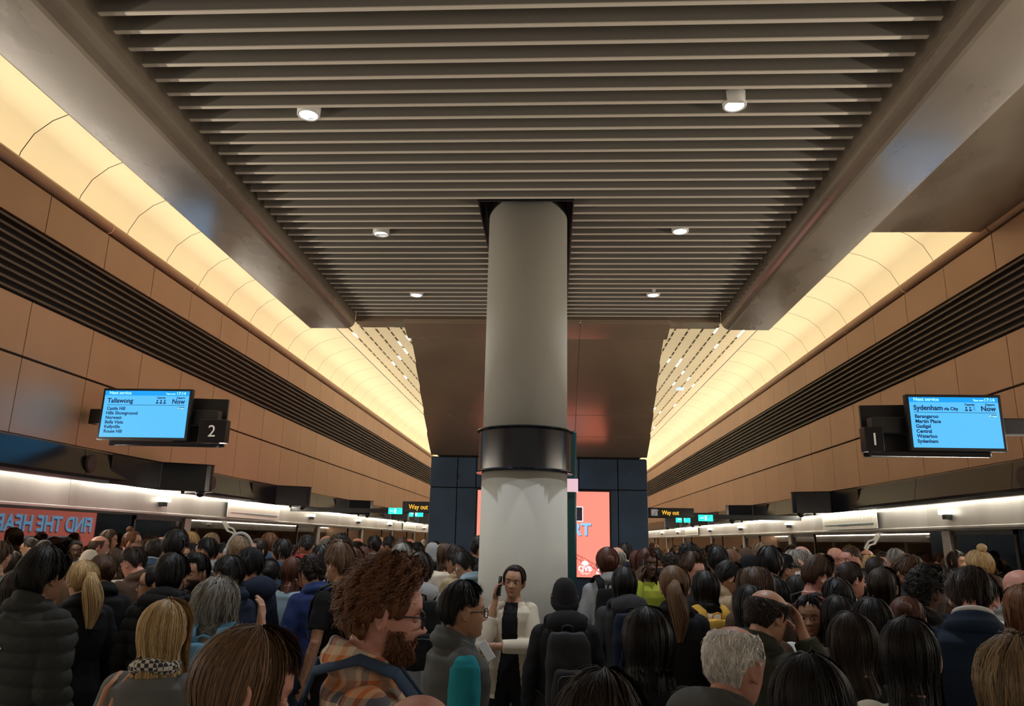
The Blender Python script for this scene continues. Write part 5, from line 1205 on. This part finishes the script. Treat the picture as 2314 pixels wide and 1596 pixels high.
CROWD = [
 (6, 1223, 6.4, 10, 'short', 'brown', 'light', 'tshirt', 'grey', 'man in a grey T-shirt cut by the left edge, back turned', D()),
 (46, 1287, 4.55, 5, 'long', 'dark', 'light', 'coat', 'charcoal', 'woman with long dark hair left of the puffer jacket', D(fem=True)),
 (205, 1242, 7.4, 15, None, None, 'light', 'coat', 'brown', 'person in a ribbed cream beanie', D(hat=('beanie', 'cream'), fem=True)),
 (229, 1211, 8.6, -60, 'horseshoe', 'brown', 'pink', 'jacket', 'charcoal', 'bald man with brown side hair facing the glass doors', D()),
 (249, 1197, 9.6, -75, 'long', 'brown', 'light', 'coat', 'black', 'woman with long brown hair standing behind the bald man', D(fem=True)),
 (70, 1216, 8.4, 120, 'fade', 'dark', 'tan', 'shirt', 'cream', 'man with a warm lit face by the left doors, cream shirt', D()),
 (103, 1221, 8.0, 25, 'short', 'dark', 'tan', 'jacket', 'charcoal', 'man with short dark greying hair next to the warm lit face', D()),
 (173, 1222, 8.4, -140, 'short', 'black', 'deep', 'shirt', 'white', 'dark skinned man in a white collar under the pink reflection', D()),
 (303, 1200, 9.6, -80, 'topbun', 'ginger', 'pale', 'jacket', 'brown', 'woman with ginger hair in a top bun and glasses', D(fem=True, glasses=True)),
 (303, 1237, 6.2, 70, 'short', 'dark', 'pink', 'jacket', 'brown', 'man in glasses with short dark hair reading, head down', D(arms='phone', pitch=24, glasses=True, fine=1)),
 (262, 1239, 7.0, 20, 'bob', 'brown', 'light', 'coat', 'cream', 'woman with short brown hair in a chunky cream knit', D(fem=True)),
 (354, 1218, 7.5, 12, 'thin', 'dark', 'tan', 'suit', 'denim', 'man with thinning dark hair in a grey-blue coat', D(shirt='paleblue')),
 (402, 1197, 6.3, 0, 'thick', 'black', 'tan', 'jacket', 'charcoal', 'tall man with thick black hair rising above the others on the left', D(hs=1.04)),
 (431, 1202, 10.0, 20, 'wavy', 'blond', 'light', 'coat', 'black', 'woman with golden wavy hair behind the tall man', D(fem=True)),
 (369, 1213, 9.2, 0, 'horseshoe', 'grey', 'pink', 'jacket', 'grey', 'man with a bare pink head behind the thinning dark hair', D()),
 (350, 1280, 5.35, 118, 'tied', 'black', 'tan', 'jacket', 'charcoal', 'smiling woman in round glasses facing left beside the down jacket', D(fem=True, glasses=True, fine=1)),
 (468, 1216, 7.0, 95, 'short', 'black', 'tan', 'shirt', 'lightgrey', 'man in glasses with spiky black hair and pale shirt', D(glasses=True, fine=1)),
 (433, 1228, 8.5, 150, 'fade', 'black', 'tan', 'jacket', 'navy', 'man with dark parted hair looking over between taller heads', D()),
 (502, 1228, 7.5, 110, 'fade', 'black', 'tan', 'jacket', 'black', 'bearded man with cropped black hair facing left', D(beard=.8)),
 (480, 1204, 9.0, 10, 'bob', 'dirty', 'light', 'coat', 'brown', 'person with smooth sandy hair behind the spiky haired man', D(fem=True)),
 (545, 1211, 6.3, 8, 'crop', 'dirty', 'light', 'jacket', 'charcoal', 'man with cropped sandy hair wearing large white headphones', D(phones=(.55, .55, .55), fine=1)),
 (566, 1236, 5.5, 60, 'short', 'black', 'tan', 'jacket', 'navy', 'man in a black cap with sunglasses pushed up, navy jacket', D(hat=('cap', 'black'), fine=1, hood=True)),
 (583, 1218, 8.0, 150, 'tied', 'dark', 'light', 'coat', 'black', 'woman with tied dark hair beyond the white headphones', D(fem=True)),
 (612, 1204, 8.3, 5, 'short', 'ginger', 'light', 'jacket', 'denim', 'man with short coppery blond hair in a blue hooded jacket', D(hood=True, bag='brown', bag_label='grey-brown backpack on the coppery blond man')),
 (640, 1218, 8.0, 25, 'short', 'black', 'tan', 'jacket', 'denim', 'man with short black hair in a slate blue jacket', D()),
 (696, 1209, 8.0, -5, 'fade', 'black', 'tan', 'jacket', 'red', 'person with black hair over a dark red collar', D(hood=True)),
 (727, 1230, 6.9, 25, 'thick', 'black', 'tan', 'shirt', 'white', 'man with smooth black hair in a white shirt and backpack', D(bag='black', bag_label='black backpack on the man in the white shirt', hs=.95)),
 (738, 1211, 11.0, 60, 'horseshoe', 'grey', 'pink', 'shirt', 'white', 'bald man in white bowing his head far off', D(pitch=20)),
 (769, 1210, 8.2, 0, 'curly', 'dark', 'tan', 'coat', 'black', 'person with a broad head of dark hair behind the blond quiff', D(fem=True)),
 (801, 1238, 6.1, 5, 'midlong', 'auburn', 'light', 'coat', 'brown', 'woman with long auburn hair behind the olive backpack', D(fem=True, fine=1)),
 (820, 1235, 9.0, 70, 'bob', 'auburn', 'light', 'coat', 'orange', 'woman with red-brown bob facing left', D(fem=True)),
 (843, 1250, 8.0, 10, 'bun', 'dirty', 'light', 'coat', 'brown', 'person with pinned up sandy hair above the plaid shirt man', D(fem=True)),
 (847, 1211, 10.0, 10, 'short', 'black', 'tan', 'jacket', 'navy', 'man with black hair and a navy collar turned up', D()),
 (881, 1211, 10.2, 0, 'fade', 'black', 'tan', 'suit', 'black', 'man with black hair in a black suit, back turned', D(shirt='white')),
 (910, 1228, 7.8, 0, 'short', 'grey', 'light', 'jacket', 'charcoal', 'man with grey hair seen from behind above the plaid shirt man', D(fine=1)),
 (950, 1248, 5.6, 15, 'thick', 'dark', 'tan', 'jacket', 'lightgrey', 'person with dark hair in a light grey hooded top and sling bag', D(fine=1, hood=True, bag='black', bag_label='black sling backpack with a red patch on the grey hooded top', accent=1)),
 (978, 1226, 9.0, 10, None, None, 'light', 'jacket', 'black', 'person with a black and white hood cap near the navy block', D(hat=('beanie', 'lightgrey'))),
 (942, 1225, 11.0, 70, 'short', 'black', 'tan', 'jacket', 'charcoal', 'man with a black fringe facing left in front of the far doors', D()),
 (1008, 1228, 8.0, 20, 'bob', 'brown', 'light', 'coat', 'cream', 'person with short brown hair in a cream coat by the navy block', D(fem=True)),
 (1030, 1234, 7.9, 60, 'quiff', 'dark', 'tan', 'jacket', 'beige', 'man with dark swept hair and glasses, forehead lit', D(glasses=True, fine=1)),
 (1046, 1248, 7.35, 50, 'short', 'black', 'tan', 'shirt', 'paleblue', 'man with a white earbud looking down in a pale blue shirt', D(pitch=24, airpod=True, fine=1, glasses=True)),
 (1076, 1242, 8.0, 10, 'bob', 'auburn', 'light', 'jacket', 'black', 'person with dark plum hair beside the column', D(fem=True)),
 (1087, 1211, 8.2, -70, 'short', 'black', 'tan', 'jacket', 'black', 'person in front of the pink screen left of the column', D()),
 (612, 1267, 6.3, 8, 'bun', 'black', 'tan', 'jacket', 'denim', 'woman with a black bun and black headphones', D(fem=True, phones=True, fine=1, bag='black', bag_label='black leather backpack on the woman with headphones')),
 (664, 1259, 6.5, 5, 'long', 'auburn', 'light', 'coat', 'paleblue', 'woman with long dark red hair in a pale blue coat', D(fem=True, fine=1)),
 (1372, 1237, 6.5, 5, 'bun', 'auburn', 'light', 'jacket', 'lightgrey', 'woman with clipped up auburn hair in a grey sweatshirt with striped collar', D(fem=True, fine=2, bag='black', bag_label='black backpack on the woman in the grey sweatshirt')),
 (1393, 1236, 8.0, 10, 'horseshoe', 'grey', 'light', 'jacket', 'olive', 'balding man behind the auburn clipped hair', D()),
 (1411, 1228, 9.4, -10, 'short', 'dark', 'light', 'suit', 'navy', 'man with dark hair and a white collar against the navy block', D(shirt='white')),
 (1411, 1281, 5.6, 5, 'bob', 'black', 'tan', 'jacket', 'charcoal', 'person with glossy black hair in a dark hooded jacket', D(fine=1, hood=True, bag='navy', bag_label='dark navy backpack on the glossy black haired person')),
 (1461, 1240, 7.2, -152, 'midlong', 'auburn', 'deep', 'jacket', 'hivis', 'woman in a yellow and navy high visibility jacket with a phone at her ear', D(fem=True, fine=1, arms='ear', ph=(1, 'phone at the ear of the woman in high visibility yellow'))),
 (1441, 1244, 8.2, 5, 'long', 'auburn', 'light', 'coat', 'red', 'person in a bright red hooded top behind the high visibility jacket', D(fem=True)),
 (1484, 1241, 8.2, 12, 'fade', 'dark', 'tan', 'jacket', 'black', 'man with cropped dark hair in a black jacket right of the yellow jacket', D()),
 (1523, 1281, 4.85, -8, 'pony', 'light', 'light', 'jacket', 'black', 'woman with a long light brown ponytail and a teal shoulder strap', D(fem=True, fine=2, hs=1.04)),
 (1566, 1248, 6.5, -142, 'quiff', 'brown', 'pink', 'suit', 'charcoal', 'man with neat brown hair in a dark suit facing right', D(shirt='white', fine=1, pitch=8)),
 (1593, 1290, 5.0, 8, 'bob', 'black', 'tan', 'shirt', 'cream', 'person with black hair, a pale hair band and a cream top with thin crossing lines', D(fem=True, fine=1, bag='mustard', bag_label='orange strapped bag on the cream top with crossing lines')),
 (1646, 1264, 5.65, -72, 'thick', 'black', 'tan', 'jacket', 'beige', 'man with black hair in a beige jacket looking down', D(pitch=30, arms='phone', fine=1, hs=.93)),
 (1557, 1231, 7.6, 0, 'curly', 'black', 'tan', 'coat', 'black', 'person with a cloud of black hair behind the suited man', D(fem=True)),
 (1621, 1235, 7.0, 5, 'thick', 'black', 'tan', 'coat', 'brown', 'person with thick black hair in a brown coat', D()),
 (1697, 1253, 7.0, -110, None, None, 'brown', 'jacket', 'black', 'bearded man in a black beanie', D(hat=('beanie', 'black'), beard=.9)),
 (1685, 1238, 8.6, 20, None, None, 'light', 'coat', 'charcoal', 'person in a dark maroon beanie', D(hat=('beanie', 'brown'))),
 (1650, 1241, 8.2, 5, 'midlong', 'ginger', 'light', 'coat', 'brown', 'woman with coppery hair behind the beige jacket', D(fem=True)),
 (1738, 1234, 7.2, -20, 'thick', 'black', 'tan', 'jacket', 'black', 'man with thick black hair raising a hand to his head', D(arms=RAISED)),
 (1770, 1252, 6.5, -78, 'short', 'black', 'tan', 'jacket', 'black', 'man in a black baseball cap looking right', D(hat=('cap', 'black'), fine=1)),
 (1812, 1235, 8.4, -45, 'horseshoe', 'grey', 'pink', 'jacket', 'khaki', 'older man with cropped grey hair in a khaki jacket with red straps', D(pitch=18, bag='khaki', bag_label='khaki backpack with red straps on the older man')),
 (1850, 1253, 5.5, -80, 'quiff', 'brown', 'pink', 'tshirt', 'pink', 'man in a pink T-shirt with short brown hair and a white earbud', D(fine=2, airpod=True, pitch=14, hs=.94, bag='charcoal', bag_label='dark backpack on the man in the pink T-shirt')),
 (1888, 1238, 9.0, -170, None, None, 'pink', 'shirt', 'white', 'bald bearded man in a white shirt facing the viewer', D(beard=.6, pitch=12)),
 (1705, 1283, 5.7, -5, 'wavy', 'brown', 'light', 'coat', 'brown', 'woman with wavy brown hair bending forward', D(fem=True, fine=1, pitch=14)),
 (1749, 1306, 5.0, 10, 'long', 'black', 'tan', 'coat', 'black', 'woman with long flat black hair behind the balding man', D(fem=True, fine=1)),
 (1694, 1322, 4.3, 12, 'bob', 'black', 'tan', 'coat', 'brown', 'person with black hair and a furry brown collar left of the balding man', D(fem=True, fine=1)),
 (1717, 1226, 9.4, 0, 'short', 'dirty', 'light', 'jacket', 'olive', 'man with tousled sandy hair near the right doors', D()),
 (1790, 1243, 8.2, 10, 'short', 'grey', 'light', 'shirt', 'white', 'person with smooth grey hair in white near the right doors', D()),
 (1920, 1234, 8.0, 110, 'fade', 'brown', 'pink', 'jacket', 'charcoal', 'man with shaved sides and a beard in front of the dark glass', D(beard=.6)),
 (1980, 1258, 7.0, -60, 'crop', 'dark', 'pink', 'jacket', 'charcoal', 'man with a close crop and receding temples', D()),
 (2047, 1252, 6.8, -150, 'quiff', 'brown', 'light', 'jacket', 'charcoal', 'bearded man with a brown quiff looking down', D(beard=.85, pitch=26, arms='phone')),
 (1921, 1270, 5.6, -78, 'bun', 'dark', 'pink', 'tank', 'khaki', 'woman with a dark bun and a bare shoulder facing right', D(fem=True, fine=1)),
 (1890, 1306, 4.8, 5, 'thick', 'black', 'tan', 'coat', 'black', 'person with black hair and gold rimmed sunglasses on the head', D(fem=True)),
 (1993, 1283, 4.9, -45, 'long', 'dark', 'tan', 'coat', 'black', 'woman with long dark brown hair turned right, cheek showing', D(fem=True, fine=1)),
 (2044, 1300, 6.3, 165, 'tied', 'black', 'light', 'coat', 'black', 'woman with a small pale face looking towards the viewer between heads', D(fem=True, fine=1)),
 (2093, 1283, 5.1, -78, 'curly', 'black', 'deep', 'jacket', 'black', 'man with black curls and a goatee facing right', D(fine=1, beard=.7, hs=.95)),
 (2135, 1283, 6.0, -50, 'fade', 'dark', 'light', 'jacket', 'charcoal', 'man with faded dark hair and a light collar', D(shirt='white')),
 (2152, 1305, 5.2, 10, None, None, 'tan', 'jacket', 'navy', 'person in a flecked grey beanie in front of the suited man', D(hat=('beanie', 'grey'))),
 (2208, 1243, 6.6, 12, 'topbun', 'blond', 'light', 'coat', 'mustard', 'woman with a messy blond top bun and a mustard yellow bag', D(fem=True, fine=1, bag='mustard', bag_label='mustard yellow backpack beyond the suited man')),
 (2300, 1287, 4.6, 5, None, None, 'pink', 'shirt', 'white', 'bald man in a white shirt at the right edge', D(fine=1)),
 (2312, 1322, 3.9, 5, 'wavy', 'ginger', 'light', 'coat', 'white', 'woman with long ginger hair cut by the right edge', D(fem=True)),
 (2048, 1350, 4.75, -30, 'bun', 'auburn', 'light', 'coat', 'brown', 'person with glossy red-brown hair bowed low', D(fem=True, fine=1, pitch=20)),
 (2085, 1314, 4.5, -20, 'thick', 'black', 'tan', 'coat', 'black', 'person with black hair directly left of the navy suit', D()),
 (2022, 1240, 8.0, 5, 'short', 'grey', 'light', 'jacket', 'red', 'man with short grey hair and a red hood', D(hood=True)),
 (1963, 1254, 9.0, 10, 'wavy', 'blond', 'light', 'coat', 'charcoal', 'woman with fair hair far back near the right doors', D(fem=True)),
 (148, 1250, 7.6, 10, 'bob', 'dark', 'tan', 'coat', 'brown', 'person with dark brown hair right of the mop haired man', D(fem=True)),
 (30, 1246, 7.4, 15, 'wavy', 'dark', 'light', 'coat', 'black', 'woman with loose dark hair near the left edge', D(fem=True)),
 (1518, 1252, 6.9, 0, 'curly', 'dark', 'tan', 'coat', 'charcoal', 'person with dark fluffy hair right of the yellow jacket', D(fem=True)),
 (1600, 1262, 7.6, 40, 'fade', 'black', 'deep', 'jacket', 'black', 'dark skinned man between the suit and the brown coat', D()),
 (1800, 1300, 5.9, 0, 'long', 'black', 'tan', 'coat', 'black', 'woman with black hair behind the woman in the white top', D(fem=True)),
 (1955, 1300, 5.6, 0, 'short', 'black', 'tan', 'jacket', 'charcoal', 'man with flat black hair behind the woman turned right', D()),
 (2240, 1300, 5.4, 0, 'short', 'brown', 'light', 'shirt', 'lightgrey', 'person in a pale grey shirt right of the suited man', D()),
]
def settle(px, top, Y):
    """step a little nearer or further so that nobody stands inside somebody else"""
    best = None
    for d in (0, .12, -.12, .25, -.25, .4, -.4, .6, -.6, .8, -.8, 1.0, 1.2, -1.0):
        y = Y + d * (Y / 7.0); q = P(px, top, y)
        if not 1.46 < q.z < 1.95 and Y > 4: continue
        c = min([math.hypot(q.x - p_[3], y - p_[2]) for p_ in PEOPLE] + [9])
        if math.hypot(q.x - COLC[0], y - COLC[1]) < .70: continue
        if c > .54: return y
        if best is None or c > best[0]: best = (c, y)
    return best[1] if best else Y
def check_mat():
    m = bpy.data.materials.new('checked_wool'); N, L, b = nt(m); tc = N.new('ShaderNodeTexCoord'); ck = N.new('ShaderNodeTexChecker'); ck.inputs['Scale'].default_value = 64
    ck.inputs[1].default_value = (.62, .58, .5, 1); ck.inputs[2].default_value = (.04, .04, .045, 1); L.new(tc.outputs['Object'], ck.inputs[0]); L.new(ck.outputs[0], b.inputs['Base Color']); b.inputs['Roughness'].default_value = .9; return m
for n_, rec in enumerate(HERO + CROWD):
    if n_ >= len(HERO): rec = rec[:2] + (settle(*rec[:3]),) + rec[3:]
    k = dict(rec[10]); acc = k.pop('accent', None); g = k.pop('glasses', False)
    if k.get('mtl') == 'plaid': k['mtl'] = plaid()
    r_, Mh_ = person(*rec[:10], glasses=bool(g), **k)
    if 'black beanie and black hooded' in rec[9]:
        bg = [o for o in bpy.data.objects if 'black backpack with red trim' in str(o.get('label', ''))][0]
        MB().tube([(.078, -.185, 1.40), (.092, -.150, 1.462), (.10, -.10, 1.487)], .0035, 6).build('strap_trim', mat('coral_trim', (.75, .10, .06), .5), bg)
        MB().tube([(.10, -.395, 1.10), (.105, -.385, 1.16)], .003, 6).build('strap_trim', mat('coral_trim', (.75, .10, .06), .5), bg)
    if 'quilted black puffer' in rec[9]:
        lg = MB()
        for q in (-.022, 0, .018): lg.add([(q - .012, -.168, 1.285), (q + .012, -.168, 1.285), (q, -.170, 1.303 + (.006 if q == 0 else 0))], [(0, 1, 2)])
        o = lg.build('logo', M_white, r_)
    if 'checked scarf' in rec[9]:
        sc_ = MB(); sc_.tube([(.072 * math.cos(q), -.035 + .076 * math.sin(q), 1.474 - .012 * math.sin(q) + .006 * math.sin(3 * q)) for q in np.linspace(0, 2 * PI, 33)], .026, 12)
        sc_.build('scarf', check_mat(), r_, smooth=True)
        e = empty('shoulder_bag', (0, 0, 0)); e.matrix_world = r_.matrix_world.copy(); tag(e, 'handbag with two tan leather straps on the shoulder of the grey wool coat', 'bag')
        tan = mat('tan_leather', (.52, .24, .13), .5)
        for dx in (0, .045):
            MB().tube([(-.185 + dx * .3, -.19, 1.02), (-.165 + dx, -.165, 1.25), (-.140 + dx, -.12, 1.405), (-.132 + dx, -.03, 1.452), (-.140 + dx, .07, 1.40), (-.175 + dx * .3, .13, 1.22), (-.20 + dx * .3, .13, 1.02)], .011, 8, flat=(.35, 1)).build('strap', tan, e, smooth=True)
        MB().box(-.27, -.21, -.20, .16, .78, 1.04).build('bag_body', tan, e, bevel=.02)
    if 'cream blazer' in rec[9]:
        e = empty('card_wallet', (0, 0, 0)); e.matrix_world = r_.matrix_world @ (Matrix.Translation((.150, .225, 1.10)) @ Matrix.Rotation(R(35), 4, 'Y')); tag(e, 'white wallet case held under the elbow of the woman in the cream blazer', 'wallet')
        MB().box(-.035, .035, -.006, .006, -.075, .075).build('case', M_white, e, bevel=.003)

# the far ends of both platforms: small heads packed together
rnd = random.Random(3)
FS = ['short', 'thick', 'fade', 'bob', 'bun', 'crop', 'curly', 'long', 'horseshoe', 'tied']; FC = ['black', 'dark', 'dark', 'black', 'brown', 'light', 'dirty', 'grey', 'blond', 'auburn']
FCL = ['black', 'charcoal', 'navy', 'grey', 'black', 'beige', 'white', 'brown', 'denim', 'charcoal']
def far_fill(s, n, y0, y1, lab, grp):
    got = []; tries = 0
    while len(got) < n and tries < 6000:
        tries += 1; Y = y0 + (y1 - y0) * rnd.random() ** 1.25; x = CX + s * rnd.uniform(2.3, 5.55)
        if Y < 12.4: x = CX + s * rnd.uniform(0.9, 5.55)
        if any((x - a) ** 2 + (Y - b) ** 2 < .42 ** 2 for a, b in got) or any((x - q[3]) ** 2 + (Y - q[2]) ** 2 < .45 ** 2 for q in PEOPLE): continue
        got.append((x, Y)); h = rnd.uniform(1.60, 1.86)
        q = cam.matrix_world.inverted() @ Vector((x, Y, h)) if False else CAM_R.transposed() @ Vector((x, Y, h - H))
        px, py = 1157 + FPX * q.x / -q.z, 798 - FPX * q.y / -q.z
        st = rnd.choice(FS); c = rnd.choice(FC)
        person(px, py, Y, rnd.choice([0, 10, -15, 60, -60, 150, -150, 90, -90]), st, c, rnd.choice(['light', 'tan', 'pink', 'tan', 'brown', 'light']), rnd.choice(['jacket', 'coat', 'tshirt', 'jacket']),
               rnd.choice(FCL), lab, group=grp, pitch=rnd.choice([0, 0, 24]), arms=rnd.choice(['down', 'down', 'phone']), fem=st in ('bob', 'bun', 'long', 'tied'), seed=0)
def far_fill_2(*a):
    far_fill(*a)
far_fill(-1, 34, 9.5, 16, 'commuter in the dense crowd on the left platform before the Way out sign', 'left platform crowd, middle distance')
far_fill(1, 36, 9.5, 16, 'commuter in the dense crowd on the right platform before the Way out sign', 'right platform crowd, middle distance')
far_fill(-1, 40, 16, 34, 'tiny commuter far down the left platform beyond the Way out sign', 'left platform crowd, far away')
far_fill(1, 44, 16, 34, 'tiny commuter far down the right platform beyond the Way out sign', 'right platform crowd, far away')
